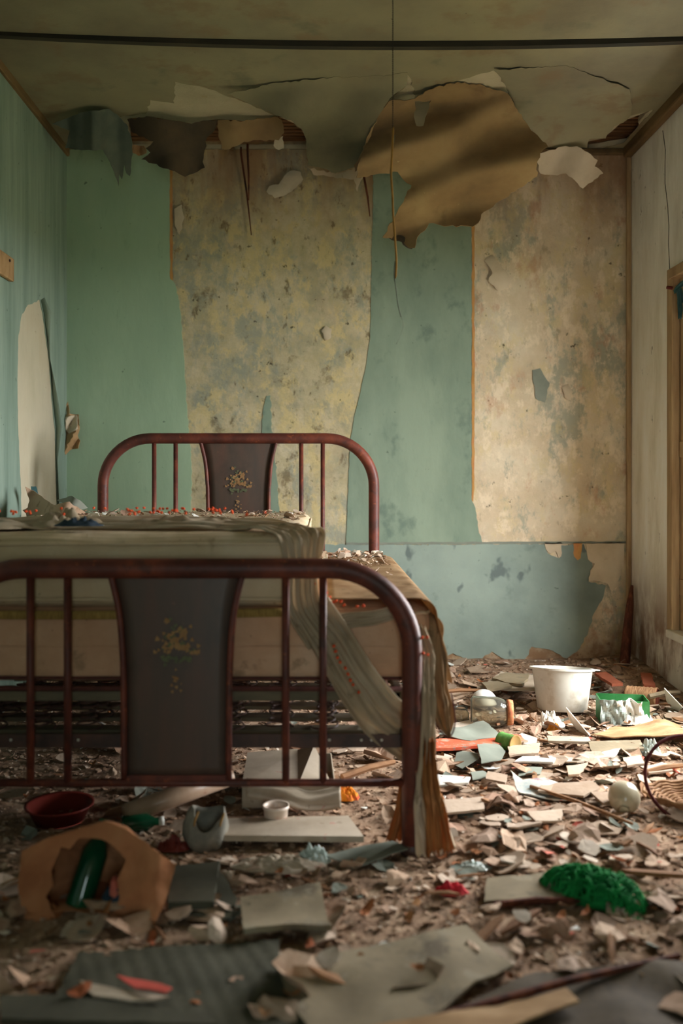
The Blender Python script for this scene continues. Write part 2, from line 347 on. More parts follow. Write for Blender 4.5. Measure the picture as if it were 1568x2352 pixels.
class MB:
    "collects shapes into one mesh"
    def __init__(s): s.v = []; s.f = []
    def add(s, vs, fs, M4=None):
        k = len(s.v)
        s.v += [M4 @ V(v) for v in vs] if M4 is not None else [V(v) for v in vs]
        s.f += [tuple(i + k for i in f) for f in fs]; return s
    def box(s, a, b, M4=None):
        (x0, y0, z0), (x1, y1, z1) = a, b
        vs = [(x, y, z) for z in (z0, z1) for y in (y0, y1) for x in (x0, x1)]
        return s.add(vs, [(0, 2, 3, 1), (4, 5, 7, 6), (0, 1, 5, 4), (2, 6, 7, 3), (0, 4, 6, 2), (1, 3, 7, 5)], M4)
    def tube(s, pts, r, seg=8, closed=False, cap=True):
        pts = [V(p) for p in pts]; n = len(pts)
        rs = r if isinstance(r, (list, tuple)) else [r] * n
        ring = []; up = None
        for i in range(n):
            if closed: t = pts[(i + 1) % n] - pts[i - 1]
            else: t = pts[min(i + 1, n - 1)] - pts[max(i - 1, 0)]
            if t.length < 1e-9: t = V((0, 0, 1))
            t.normalize()
            if up is None:
                up = V((0, 1, 0)) if abs(t.y) < 0.9 else V((1, 0, 0))
            up = up - t * up.dot(t)
            if up.length < 1e-6: up = t.orthogonal()
            up.normalize(); sd = t.cross(up)
            ring.append([pts[i] + (up * math.cos(2 * PI * k / seg) + sd * math.sin(2 * PI * k / seg)) * rs[i] for k in range(seg)])
        vs = [v for q in ring for v in q]; fs = []
        for i in range(n if closed else n - 1):
            j = (i + 1) % n
            for k in range(seg):
                l = (k + 1) % seg
                fs.append((i * seg + k, j * seg + k, j * seg + l, i * seg + l))
        if cap and not closed:
            fs.append(tuple(range(seg))); fs.append(tuple(reversed(range((n - 1) * seg, n * seg))))
        return s.add(vs, fs)
    def lathe(s, prof, seg=24, M4=None):
        vs = []; fs = []; n = len(prof)
        for r, z in prof:
            for k in range(seg):
                a = 2 * PI * k / seg; vs.append((r * math.cos(a), r * math.sin(a), z))
        for i in range(n - 1):
            for k in range(seg):
                l = (k + 1) % seg
                fs.append((i * seg + k, i * seg + l, (i + 1) * seg + l, (i + 1) * seg + k))
        if prof[0][0] < 1e-3 or True: fs.append(tuple(reversed(range(seg))))
        if prof[-1][0] < 0.004: fs.append(tuple(range((n - 1) * seg, n * seg)))
        return s.add(vs, fs, M4)
    def obj(s, name, m, parent=None, smooth=True, loc=None, rot=None):
        return obj(name, mesh(name, s.v, s.f, smooth), m, parent, loc, rot)

def autosmooth(o, ang=40):
    me = o.data
    if me.polygons: me.set_sharp_from_angle(angle=math.radians(ang))
    return o
def bevel(o, wd, seg=2):
    m = o.modifiers.new('bevel', 'BEVEL'); m.width = wd; m.segments = seg; m.limit_method = 'ANGLE'; return o
def inpoly(x, y, poly):
    c = False; j = len(poly) - 1
    for i in range(len(poly)):
        xi, yi = poly[i]; xj, yj = poly[j]
        if (yi > y) != (yj > y) and x < (xj - xi) * (y - yi) / (yj - yi) + xi: c = not c
        j = i
    return c
def densify(poly, step, jit, rg):
    out = []
    for i in range(len(poly)):
        a = V(poly[i]); b = V(poly[(i + 1) % len(poly)]); d = b - a
        k = max(1, int(d.length / step))
        nn = V((-d.y, d.x)).normalized() if d.length > 0 else V((0, 0))
        for q in range(k):
            p = a + d * (q / k)
            if jit and q: p = p + nn * rg.uniform(-jit, jit)
            out.append((p.x, p.y))
    return out
def sheet(name, outline, to3d, m, parent=None, holes=(), step=10, jit=2.0, grid=True, thick=0.002, smooth=True, seed=1, off=0.0, jedge=None):
    "a thin sheet with a torn outline; 2D outline -> 3D points through to3d"
    rg = random.Random(seed)
    es = jedge or step
    out = densify(outline, es, jit, rg); hs = [densify(h, es, jit, rg) for h in holes]
    pts = []; edges = []
    for lp in [out] + hs:
        k = len(pts); pts += lp
        edges += [(k + i, k + (i + 1) % len(lp)) for i in range(len(lp))]
    if grid:
        xs = [p[0] for p in out]; ys = [p[1] for p in out]
        nx = int((max(xs) - min(xs)) / step) + 1; ny = int((max(ys) - min(ys)) / step) + 1
        for i in range(nx):
            for j in range(ny):
                x = min(xs) + (i + 0.5 + rg.uniform(-.2, .2)) * step; y = min(ys) + (j + 0.5 + rg.uniform(-.2, .2)) * step
                if inpoly(x, y, out) and not any(inpoly(x, y, h) for h in hs): pts.append((x, y))
    r = delaunay_2d_cdt([V(p) for p in pts], edges, [], 0, 1e-6)
    vs2, fs = r[0], r[2]
    keep = []
    for f in fs:
        cx = sum(vs2[i].x for i in f) / len(f); cy = sum(vs2[i].y for i in f) / len(f)
        if inpoly(cx, cy, out) and not any(inpoly(cx, cy, h) for h in hs): keep.append(tuple(f))
    used = sorted({i for f in keep for i in f}); mp = {q: i for i, q in enumerate(used)}
    o = obj(name, mesh(name, [to3d(vs2[i].x, vs2[i].y) for i in used], [tuple(mp[i] for i in f) for f in keep], smooth), m, parent)
    if thick: solid(o, thick, off)
    if thick and smooth: m_ = o.modifiers.new('edges', 'EDGE_SPLIT'); m_.split_angle = math.radians(50)
    return o
def catmull(pts, n):
    pts = [V(p) for p in pts]; out = []
    for i in range(len(pts) - 1):
        p0, p1, p2, p3 = pts[max(i - 1, 0)], pts[i], pts[i + 1], pts[min(i + 2, len(pts) - 1)]
        for k in range(n):
            t = k / n
            out.append(0.5 * ((2 * p1) + (p2 - p0) * t + (2 * p0 - 5 * p1 + 4 * p2 - p3) * t * t + (3 * p1 - p0 - 3 * p2 + p3) * t ** 3))
    out.append(pts[-1]); return out
def ribbon(name, cs, ws, m, parent=None, folds=4, amp=0.008, nv=36, nu=8, thick=0.0012, seed=1, rag=0.0, ndir=None):
    "cloth strip: cs = centre points, ws = full width vectors; folds run along its length"
    rg = random.Random(seed)
    C = catmull(cs, nu); W = catmull(ws, nu); n = len(C); vs = []; fs = []
    ph = [rg.uniform(0, 6.28) for _ in range(4)]
    for i in range(n):
        t = (C[min(i + 1, n - 1)] - C[max(i - 1, 0)]).normalized()
        nn = t.cross(W[i]).normalized() if ndir is None else V(ndir)
        for j in range(nv + 1):
            v = j / nv - 0.5
            wv = 2.2 * noise.noise(V((v * 2.5, i * 0.07, seed + 9))); a = amp * (0.8 * math.sin(folds * 2 * PI * v + ph[0] + wv) + 0.35 * math.sin(folds * 4.6 * PI * v + ph[1] - 1.6 * wv) + 1.3 * noise.noise(V((v * 6, i * 0.16, seed))) + 0.5 * noise.noise(V((v * 15, i * 0.3, seed))))
            p = C[i] + W[i] * v + nn * a
            if rag and i in (0, n - 1): p = p + t * rg.uniform(-rag, rag)
            vs.append(p)
    for i in range(n - 1):
        for j in range(nv):
            a = i * (nv + 1) + j; fs.append((a, a + 1, a + nv + 2, a + nv + 1))
    o = obj(name, mesh(name, vs, fs, True), m, parent)
    return solid(o, thick)
def R3(x=0, y=0, z=0, loc=(0, 0, 0)):
    from mathutils import Euler
    return Matrix.Translation(loc) @ Euler((x, y, z)).to_matrix().to_4x4()

# ------------------------------------------------------------------ the room
# floor
nx, ny = 90, 150; vs = []; fs = []
for j in range(ny + 1):
    for i in range(nx + 1):
        x = XL - 0.02 + (XR - XL + 0.04) * i / nx; y = YF + (YB + 0.02 - YF) * j / ny
        vs.append((x, y, hf(x, y) + 0.004 * noise.noise(V((x * 25, y * 25, 0)))))
for j in range(ny):
    for i in range(nx):
        a = j * (nx + 1) + i; fs.append((a, a + 1, a + nx + 2, a + nx + 1))
struct(obj('floor', mesh('floor', vs, fs, True), M['dirt']))
# walls
wb = struct(MB().box((XL - 0.2, YB, -0.2), (XR + 0.3, YB + 0.2, ZC + 0.4)).obj('wall_back', M['wall_back'], smooth=False))
wl = struct(MB().box((XL - 0.2, YF, -0.2), (XL, YB, ZC + 0.4)).obj('wall_left', M['plaster_left'], smooth=False))
b = MB()
T = 0.34
b.box((XR, WY1, -0.2), (XR + T, YB, ZC + 0.4)); b.box((XR, YF, -0.2), (XR + T, WY0, ZC + 0.4))
b.box((XR, WY0, -0.2), (XR + T, WY1, WZ0)); b.box((XR, WY0, WZ1), (XR + T, WY1, ZC + 0.4))
wr = struct(b.obj('wall_right', M['wall_right'], smooth=False))
b = MB()
b.box((XL - 0.2, YF - 0.2, -0.2), (-0.15, YF, ZC + 0.4)); b.box((0.75, YF - 0.2, -0.2), (XR + 0.3, YF, ZC + 0.4))
b.box((-0.15, YF - 0.2, 2.05), (0.75, YF, ZC + 0.4))
struct(b.obj('wall_front', M['plaster_left'], smooth=False))
b = MB(); h0, h1 = YF - 2.0, YF - 0.2                                  # unseen hall box, added to shut the sky out of the doorway
b.box((-0.8, h0 - 0.1, -0.2), (1.4, h0, 2.6)); b.box((-0.9, h0, -0.2), (-0.8, h1, 2.6)); b.box((1.4, h0, -0.2), (1.5, h1, 2.6))
b.box((-0.9, h0, 2.5), (1.5, h1, 2.6)); b.box((-0.9, h0, -0.2), (1.5, YF, -0.02))
struct(b.obj('wall_sky_block', M['plaster_left'], smooth=False))
struct(MB().box((2.6, -8, -0.55), (30, 20, -0.5)).obj('ground_added', M['grass'], smooth=False))  # unseen ground, added to keep low sky light off the ceiling

# ceiling: plaster with two holes; the holes are given where they are seen and carried to the ceiling plane
def cp(px, py):
    Y = YC(py); return ((px - VX) * Y / FPX, Y)
def ceil3(x, y): return V((x, y, ZC))
e = 5.295
holeA = [cp(292, 272), cp(345, 268), cp(440, 284), cp(500, 274), cp(560, 278), cp(640, 268), cp(690, 290), cp(705, 330), ((705 - VX) * e / FPX, e), ((305 - VX) * e / FPX, e), cp(300, 320)]
holeB = [cp(1350, 325), cp(1385, 318), cp(1430, 278), cp(1495, 252), (1.70, 4.90), (1.74, 5.0), (1.74, 5.2), (1.55, e), ((1345 - VX) * e / FPX, e)]
ROOM = [(XL, YF), (XR, YF), (XR, YB), (XL, YB)]
ceil = struct(sheet('ceiling', ROOM, ceil3, M['ceil_white'], holes=[holeA, holeB], step=0.05, jit=0.006, grid=False, thick=0.025, off=1.0, smooth=False, jedge=0.05))
struct(MB().box((XL - 0.1, YF, ZC + 0.30), (XR + 0.2, YB + 0.1, ZC + 0.34)).obj('trim_1', M['dark_void'], smooth=False))  # loft cover above the holes; its dark colour carries the cavity's shade
k = 0
for y in [4.72 + 0.048 * i for i in range(12)]:                       # laths above the holes
    for (x0, x1) in ((-1.3, -0.05), (1.15, 1.78)):
        jx = random.uniform(-0.03, 0.03)
        MB().box((x0 + jx, y, ZC + 0.030 + random.uniform(0, .006)), (x1 + jx, y + 0.03, ZC + 0.037 + random.uniform(0, .006))).obj('lath', M['lath'], ceil, smooth=False)
for x in (-1.1, -0.55, 1.35):
    MB().box((x, 3.9, ZC + 0.05), (x + 0.06, YB, ZC + 0.2)).obj('joist', M['lath'], ceil, smooth=False)
# the paper on the ceiling, torn away in two places
paperA = [cp(262, 268), cp(335, 260), cp(345, 228), cp(400, 236), cp(402, 186), cp(470, 199), cp(560, 233), cp(640, 266), cp(672, 275), cp(700, 308), ((705 - VX) * e / FPX, e), ((295 - VX) * e / FPX, e), cp(283, 300)]
paperB = [cp(880, 240), cp(893, 226), cp(930, 198), cp(934, 168), cp(946, 188), cp(951, 224), cp(986, 204), cp(1050, 184), cp(1133, 160), cp(1158, 190), cp(1180, 238), cp(1212, 290), cp(1250, 330), cp(1340, 334), cp(1352, 318), cp(1410, 285), cp(1440, 266), cp(1500, 250), (1.72, 4.95), (1.72, 5.2), (1.60, e), (0.25, e), cp(840, 300)]
sheet('ceiling_paper', ROOM, lambda x, y: V((x, y, ZC - 0.003)), M['ceil_paper'], ceil, holes=[paperA, paperB], step=0.05, jit=0.007, grid=False, thick=0.002, smooth=False, jedge=0.03, seed=4)

def flap(name, outline, Y0, k, p0, m, folds, holes=(), seed=1, step=9, thick=0.003, jit=2.5, off=0.006, clear=0.006):
    def to3d(px, py):
        yh = Y0 + k * (py - p0) + folds(px, py)
        yc = YC(min(py, 420)) - off
        d = 0.10; t = max(0.0, d - abs(yc - yh)) / d
        Y = min(yc, yh) - t * t * d * 0.25
        p = P(px, py, Y)
        p.z = min(p.z, ZC - clear); return p
    return sheet(name, outline, to3d, m, ceil, holes, step=step, jit=jit, thick=thick, seed=seed)
s = math.sin
# olive sheet sagging from the middle of the ceiling
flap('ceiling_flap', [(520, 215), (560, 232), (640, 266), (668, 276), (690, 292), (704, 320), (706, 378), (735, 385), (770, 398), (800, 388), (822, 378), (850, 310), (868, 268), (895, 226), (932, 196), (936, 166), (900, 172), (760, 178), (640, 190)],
     4.41, 0.0013, 180, M['ceil_olive_shade'], lambda x, y: 0.02 * s(x * .03 + y * .012) + 0.03 * s(y * .02), seed=3, off=0.002, clear=0.0045, thick=0.0015)
# big brown sheet with its folds
flap('ceiling_flap', [(822, 378), (850, 300), (870, 262), (893, 232), (945, 228), (953, 226), (985, 206), (1050, 188), (1110, 196), (1165, 214), (1182, 245), (1215, 293), (1258, 337), (1240, 352), (1232, 380), (1233, 405), (1190, 432), (1160, 455), (1105, 492), (1098, 512), (1085, 521), (1030, 519), (985, 513), (975, 530), (958, 545), (952, 570), (938, 568), (925, 555), (895, 546), (878, 545), (905, 500), (945, 425), (925, 412), (912, 394), (885, 398), (818, 408)],
     4.50, 0.00075, 230, M['ceil_brown'],
     lambda x, y: 0.055 * s((y - 0.12 * x) * .032 + 3.3) * sm(900, 1050, x) + 0.035 * s((y + 0.35 * x) * .045) + 0.02 * s(x * .021 + y * .05) + 0.10 * sm(440, 560, y) * sm(1000, 900, x),
     holes=[[(952, 232), (990, 230), (980, 262), (972, 290), (956, 290), (950, 268), (955, 250)]], seed=5, step=8)
# brown sheet on the right
flap('ceiling_flap', [(1135, 158), (1160, 160), (1300, 150), (1445, 205), (1452, 240), (1448, 265), (1430, 282), (1410, 290), (1390, 318), (1352, 320), (1348, 340), (1300, 340), (1256, 338), (1216, 292), (1182, 242), (1160, 190)],
     4.37, 0.0038, 170, M['ceil_paper'], lambda x, y: 0.03 * s(x * .02 + 1) + 0.05 * s(y * .03), seed=6, off=0.002, clear=0.0045, thick=0.0015)
# left torn pieces
flap('ceiling_flap', [(120, 285), (190, 258), (250, 250), (268, 262), (290, 285), (302, 320), (304, 348), (298, 405), (290, 398), (286, 378), (280, 412), (274, 400), (272, 428), (262, 395), (245, 360), (236, 345), (195, 345), (150, 340), (160, 300)],
     4.70, 0.0012, 262, M['ceil_grey'], lambda x, y: 0.03 * s(x * .05) + 0.006 * s(x * .17), seed=7, step=7, jit=1.5)
flap('ceiling_flap', [(292, 274), (345, 268), (400, 278), (440, 284), (500, 274), (494, 296), (476, 315), (470, 345), (465, 372), (470, 385), (445, 398), (425, 406), (385, 388), (325, 366), (345, 350), (335, 340), (352, 325), (305, 305)],
     4.78, 0.0010, 275, M['ceil_underside'], lambda x, y: 0.04 * s(x * .03) + 0.05 * sm(340, 400, y) * s(x * 0.06), seed=8, step=8)
flap('ceiling_flap', [(500, 276), (560, 278), (636, 268), (646, 276), (653, 305), (640, 322), (590, 322), (560, 325), (528, 342), (510, 342), (504, 320)],
     4.80, 0.0013, 275, M['ceil_brown'], lambda x, y: 0.03 * s(x * .04 + 2), seed=9, step=7)
# small torn pieces and the curled lower edge of the brown sheet
flap('torn_edge', [(880, 540), (900, 552), (922, 556), (930, 566), (945, 572), (952, 566), (958, 548), (940, 552), (915, 540)], 4.86, 0.0004, 540, M['ceil_underside'], lambda x, y: 0.02 * s(x * .1), seed=10, step=6)
flap('torn_edge', [(630, 322), (650, 312), (652, 340), (640, 345), (628, 335)], 5.0, 0.001, 320, M['chip_white'], lambda x, y: 0.0, seed=11, step=6)
flap('torn_edge', [(305, 332), (330, 335), (336, 352), (318, 358), (300, 350)], 5.05, 0.001, 330, M['cardboard'], lambda x, y: 0.02 * s(x * .2), seed=12, step=6)
flap('torn_edge', [(850, 300), (893, 228), (880, 250), (868, 268), (852, 312), (825, 380), (815, 395), (812, 380), (830, 350)], 4.46, 0.0012, 230, M['ceil_brown'], lambda x, y: 0.02 * s(y * .04), seed=13, step=6)
flap('ceiling_flap', [(1232, 372), (1240, 352), (1258, 346), (1290, 337), (1325, 336), (1350, 350), (1372, 368), (1365, 382), (1385, 398), (1365, 412), (1338, 433), (1320, 415), (1300, 398), (1270, 402), (1240, 398)],
     4.95, 0.001, 340, M['chip_white'], lambda x, y: 0.03 * s(x * .04 + y * .02), seed=14, step=8)
flap('torn_edge', [(706, 384), (735, 392), (775, 398), (800, 390), (835, 378), (832, 410), (820, 440), (812, 412), (780, 408), (720, 402)], 5.08, 0.0004, 380, M['chip_white'], lambda x, y: 0.03 * s(x * .06), seed=15, step=7)
# reeds hanging from the torn ceiling
for (a, bb, Ya) in (((568, 345), (571, 460), 5.22), ((553, 350), (577, 540), 5.27), ((836, 408), (849, 497), 5.2)):
    p = P(*a, Ya); q = P(*bb, Ya + 0.01); p2 = V((p.x, p.y, ZC))
    MB().tube([p2, p, p.lerp(q, .5) + V((.004, 0, 0)), q], [0.006, 0.007, 0.006, 0.003], 6).obj('hanging_reed', M['stick'], ceil)

# trims
pts = []
for i in range(41):                                                    # bowed dark cover batten across the ceiling
    x = XL + (XR - XL) * i / 40
    t = (x - 0.35) / 1.9
    pts.append((x, 3.90 + 0.10 * (1 - t * t), ZC - 0.010 - 0.012 * (1 - t * t)))
b = MB()
for i in range(40):
    p, q = V(pts[i]), V(pts[i + 1])
    b.add([p + V((0, -.016, .02)), p + V((0, .016, .02)), p + V((0, .016, -.008)), p + V((0, -.016, -.008)), q + V((0, -.016, .02)), q + V((0, .016, .02)), q + V((0, .016, -.008)), q + V((0, -.016, -.008))],
          [(0, 1, 5, 4), (1, 2, 6, 5), (2, 3, 7, 6), (3, 0, 4, 7)])
struct(b.obj('trim_2', M['batten'], smooth=False))
struct(bevel(MB().box((XL, YF, ZC - 0.045), (XL + 0.022, YB, ZC)).obj('trim_3', M['timber'], smooth=False), 0.005))
struct(bevel(MB().box((XR - 0.05, YF, ZC - 0.06), (XR, YB - 0.02, ZC + 0.02)).obj('trim_4', M['timber'], smooth=False), 0.01))
struct(bevel(MB().box((XR - 0.028, YB - 0.028, 0.35), (XR, YB, ZC)).obj('trim_5', M['window_wood'], smooth=False), 0.008))
struct(bevel(MB().box((1.2, YB - 0.03, ZC - 0.04), (XR - 0.04, YB, ZC - 0.005)).obj('trim_6', M['timber'], smooth=False), 0.006))

# wallpaper on the back wall, each strip a thin torn sheet proud of the plaster
def wbk(off=0.002): return lambda px, py: P(px, py, YB) + V((0, -off, 0))
sheet('wallpaper_strip', [(150, 338), (393, 338), (393, 640), (402, 652), (412, 700), (418, 770), (424, 850), (430, 950), (436, 1010), (441, 1080), (438, 1180), (442, 1300), (436, 1535), (150, 1535)], wbk(), M['green_a'], wb, step=40, jedge=7, jit=1.6, grid=False, thick=0.004, smooth=False, seed=20)
sheet('wallpaper_strip', [(857, 338), (1083, 338), (1083, 1150), (1091, 1166), (1098, 1215), (1108, 1249), (795, 1251), (798, 1150), (802, 1050), (806, 1000), (815, 950), (828, 900), (842, 830), (850, 770), (851, 700), (853, 600), (856, 500)], wbk(), M['green_b'], wb, grid=False, jedge=8, jit=1.2, thick=0.004, smooth=False, seed=21)
sheet('wallpaper_strip', [(612, 910), (621, 908), (624, 990), (630, 1030), (636, 1100), (645, 1200), (620, 1200), (612, 1090), (601, 990), (604, 940)], wbk(), M['green_b'], wb, grid=False, jedge=8, jit=2, thick=0.003, smooth=False, seed=22)
sheet('dado_paper', [(436, 1252), (795, 1251), (1249, 1249), (1257, 1270), (1284, 1282), (1288, 1252), (1340, 1250), (1360, 1300), (1350, 1335), (1390, 1345), (1385, 1370), (1362, 1410), (1350, 1450), (1330, 1490), (1300, 1512), (1262, 1492), (1220, 1485), (1200, 1528), (1165, 1518), (1130, 1496), (1090, 1522), (1040, 1500), (1000, 1512), (795, 1535), (436, 1535)], wbk(0.003), M['dado'], wb, grid=False, jedge=8, jit=2.2, thick=0.005, smooth=False, seed=23)
def peel(px, py):
    return P(px, py, YB - 0.006 - 0.03 * sm(1280, 1360, py) * abs(s(px * .05)))
sheet('peeling_plaster', [(1345, 1247), (1435, 1245), (1432, 1290), (1425, 1310), (1418, 1345), (1405, 1360), (1395, 1340), (1375, 1335), (1352, 1335), (1355, 1310), (1365, 1295), (1350, 1285)], peel, M['chip_white'], wb, step=8, jit=2, thick=0.004, seed=24)
sheet('peeling_plaster', [(1250, 1246), (1290, 1246), (1288, 1278), (1282, 1282), (1276, 1266), (1264, 1272), (1256, 1266)], peel, M['chip_white'], wb, step=8, jit=1.5, thick=0.004, seed=25)
sheet('peeling_plaster', [(1316, 1246), (1336, 1246), (1333, 1282), (1326, 1287), (1318, 1278)], peel, M['ochre_edge'], wb, step=8, jit=1.2, thick=0.004, seed=26)
sheet('paper_edge', [(390, 390), (396, 390), (397, 645), (391, 641)], wbk(0.0045), M['ochre_edge'], wb, grid=False, jedge=12, jit=1, thick=0.002, smooth=False)
sheet('paper_edge', [(1083, 515), (1089, 515), (1089, 1120), (1086, 1152), (1083, 1150)], wbk(0.0045), M['ochre_edge'], wb, grid=False, jedge=12, jit=1, thick=0.002, smooth=False)
sheet('dado_line', [(795, 1246), (1440, 1243), (1440, 1248), (795, 1251)], wbk(0.006), M['scrap_green'], wb, grid=False, jedge=14, jit=0.8, thick=0.004, smooth=False)
# raised and hollow plaster lumps
def lump(out, d, m, seed):
    cx = sum(q[0] for q in out) / len(out); cy = sum(q[1] for q in out) / len(out)
    rr = max(math.hypot(q[0] - cx, q[1] - cy) for q in out)
    def f(px, py):
        t = max(0, 1 - math.hypot(px - cx, py - cy) / rr)
        return P(px, py, YB - 0.001 - d * (t ** 0.5) * (1 + 0.3 * noise.noise(V((px * .06, py * .06, seed)))))
    sheet('plaster_lump', out, f, m, wb, step=7, jit=2, thick=0.003, seed=seed)
lump([(612, 440), (618, 428), (640, 424), (652, 405), (668, 392), (690, 395), (696, 412), (680, 432), (656, 448), (630, 455)], 0.035, M['chip_white'], 31)
lump([(1112, 600), (1130, 585), (1150, 610), (1175, 640), (1168, 662), (1145, 668), (1122, 645), (1130, 625)], 0.03, M['chip_white'], 32)
lump([(738, 760), (748, 748), (762, 756), (760, 776), (746, 782)], 0.02, M['chip_white'], 33)
lump([(1222, 850), (1240, 846), (1262, 880), (1250, 925), (1230, 915)], 0.008, M['scrap_green'], 34)
lump([(1290, 890), (1304, 882), (1315, 900), (1310, 920), (1296, 912)], 0.02, M['chip_white'], 35)
lump([(400, 480), (418, 470), (424, 500), (412, 540), (402, 520)], 0.015, M['chip_white'], 36)

# wallpaper on the left wall with the torn patch; coordinates on the wall plane
def lw(px, py):
    Y = -XL * FPX / (VX - px); return (Y, CAMZ - (py - VY) * Y / FPX)
tear = [lw(*q) for q in ((90, 688), (97, 720), (105, 780), (112, 830), (118, 920), (125, 985), (127, 1060), (131, 1210), (47, 1210), (45, 1100), (40, 1000), (38, 900), (40, 770), (48, 722), (62, 700))]
sheet('wallpaper_strip', [(YF, 0), (YB, 0), (YB, ZC), (YF, ZC)], lambda a, c: V((XL + 0.003, a, c)), M['green_left'], wl, holes=[tear], grid=False, jedge=0.03, jit=0.006, thick=0.004, smooth=False, seed=40)
# lifted right edge of the tear
e2 = [lw(90, 688), lw(97, 720), lw(105, 780), lw(112, 830), lw(118, 920), lw(125, 985), lw(127, 1060), lw(131, 1190)]
b = MB(); vs = []
for i, q in enumerate(e2):
    vs += [V((XL + 0.005, q[0] + 0.012, q[1])), V((XL + 0.03 + 0.02 * s(i * 1.7), q[0] + 0.01 - 0.02, q[1] + 0.01))]
b.add(vs, [(2 * i, 2 * i + 1, 2 * i + 3, 2 * i + 2) for i in range(len(e2) - 1)])
solid(b.obj('lifted_paper', M['green_left'], wl), 0.003)
# wood block on the left wall and the torn corner piece
blk = thing('wooden_block', 'small tan wooden block nailed to green left wall', 'block', (XL + 0.006, 4.05, 2.08))
bevel(MB().box((0, -0.13, -0.055), (0.024, 0.27, 0.055)).obj('board', M['cardboard'], blk, smooth=False), 0.006)
for q in (-0.08, 0.2): MB().tube([(0.02, q, 0.03), (0.03, q, 0.03)], 0.006, 8).obj('nail', M['iron_dark'], blk)
def corner(px, py): return P(px, py, 5.27 - 0.02 * s(py * .1 + px * .2))
sheet('torn_corner_paper', [(152, 930), (156, 922), (159, 950), (170, 952), (181, 952), (183, 985), (178, 1000), (184, 1012), (180, 1030), (160, 1034), (150, 1045), (147, 1035), (150, 1000), (152, 965)], corner, M['cardboard'], wb, step=6, jit=1.5, thick=0.003, seed=41)
sheet('torn_corner_paper', [(152, 958), (178, 954), (180, 985), (160, 996), (153, 990)], lambda x, y: corner(x, y) + V((0, -.012, 0)), M['chip_white'], wb, step=6, jit=1, thick=0.003, seed=42)

# window in the right wall (only its far jamb and head are in view)
win = struct(MB().box((XR + 0.004, WY1 - 0.035, WZ0), (XR + T, WY1, WZ1)).obj('window_1', M['window_wood'], smooth=False))
b = MB(); b.box((XR + 0.10, WY0, WZ0), (XR + T, WY0 + 0.035, WZ1)); b.obj('jamb', M['window_wood'], win, smooth=False)
bevel(MB().box((XR - 0.012, WY1 - 0.042, WZ0), (XR + 0.03, WY1 + 0.03, WZ1 + 0.03)).obj('casing', M['window_wood'], win, smooth=False), 0.005)
bevel(MB().box((XR + 0.032, WY1 - 0.05, WZ0), (XR + 0.046, WY1 - 0.03, WZ1)).obj('bead', M['window_wood'], win, smooth=False), 0.006)
bevel(MB().box((XR - 0.02, WY0, WZ1 - 0.03), (XR + T, WY1, WZ1 + 0.025)).obj('head', M['window_wood'], win, smooth=False), 0.006)
bevel(MB().box((XR - 0.03, WY0, WZ0 - 0.03), (XR + T, WY1, WZ0 + 0.012)).obj('sill', M['white_paint'], win, smooth=False), 0.006)
cy = (WY0 + WY1) / 2
for q in (WY0 + 0.035, cy - 0.03, WY1 - 0.095):
    MB().box((XR + T - 0.07, q, WZ0), (XR + T - 0.025, q + 0.06, WZ1)).obj('sash_stile', M['window_wood'], win, smooth=False)
for q in (WZ0 + 0.01, 0.95, 1.55, WZ1 - 0.08):
    MB().box((XR + T - 0.07, WY0, q), (XR + T - 0.025, WY1, q + 0.05)).obj('sash_rail', M['window_wood'], win, smooth=False)
sh_ = struct(bevel(MB().box((XR + 0.030, 4.2, WZ0 + 0.015), (XR + 0.055, WY1 - 0.045, WZ1 - 0.03)).obj('window_2', M['window_wood'], smooth=False), 0.004))
for z in (0.5, 1.2, 1.9): bevel(MB().box((XR + 0.022, 4.2, z), (XR + 0.032, WY1 - 0.05, z + 0.08)).obj('ledge', M['window_wood'], sh_, smooth=False), 0.004)
rag = thing('curtain_rag', 'torn teal curtain rag hanging at top of the window', 'curtain', P(1552, 655, 4.6))
rl = rag.location
MB().tube([P(1531, 660, 4.66) - V(rl), P(1545, 662, 4.64) - V(rl)], 0.009, 8).obj('hook', M['red_plastic'], rag)
ribbon('cloth', [P(1558, 660, 4.58) - V(rl), P(1562, 690, 4.585) - V(rl), P(1560, 730, 4.58) - V(rl)], [(0.035, 0.015, 0), (0.04, 0.02, 0), (0.016, 0.01, 0)], M['teal_rag'], rag, 2, 0.006, 16, 6, seed=3, rag=0.01)
ribbon('cloth', [P(1580, 640, 4.56) - V(rl), P(1556, 662, 4.56) - V(rl), P(1548, 672, 4.57) - V(rl)], [(0.0, 0.02, 0.03), (0.0, 0.02, 0.03), (0, 0.02, 0.02)], M['teal_rag'], rag, 1, 0.004, 12, 6, seed=4)
# a crack in the right wall plaster: a fine open joint
cr = []
for py, px in ((300, 1522), (345, 1528), (380, 1527), (420, 1527), (470, 1533), (520, 1536), (560, 1535), (600, 1537), (622, 1538)):
    Y = XR * FPX / (px - VX); cr.append((XR - 0.0005, Y, CAMZ - (py - VY) * Y / FPX))
MB().tube(cr, 0.0022, 5).obj('crack', M['batten'], wr)

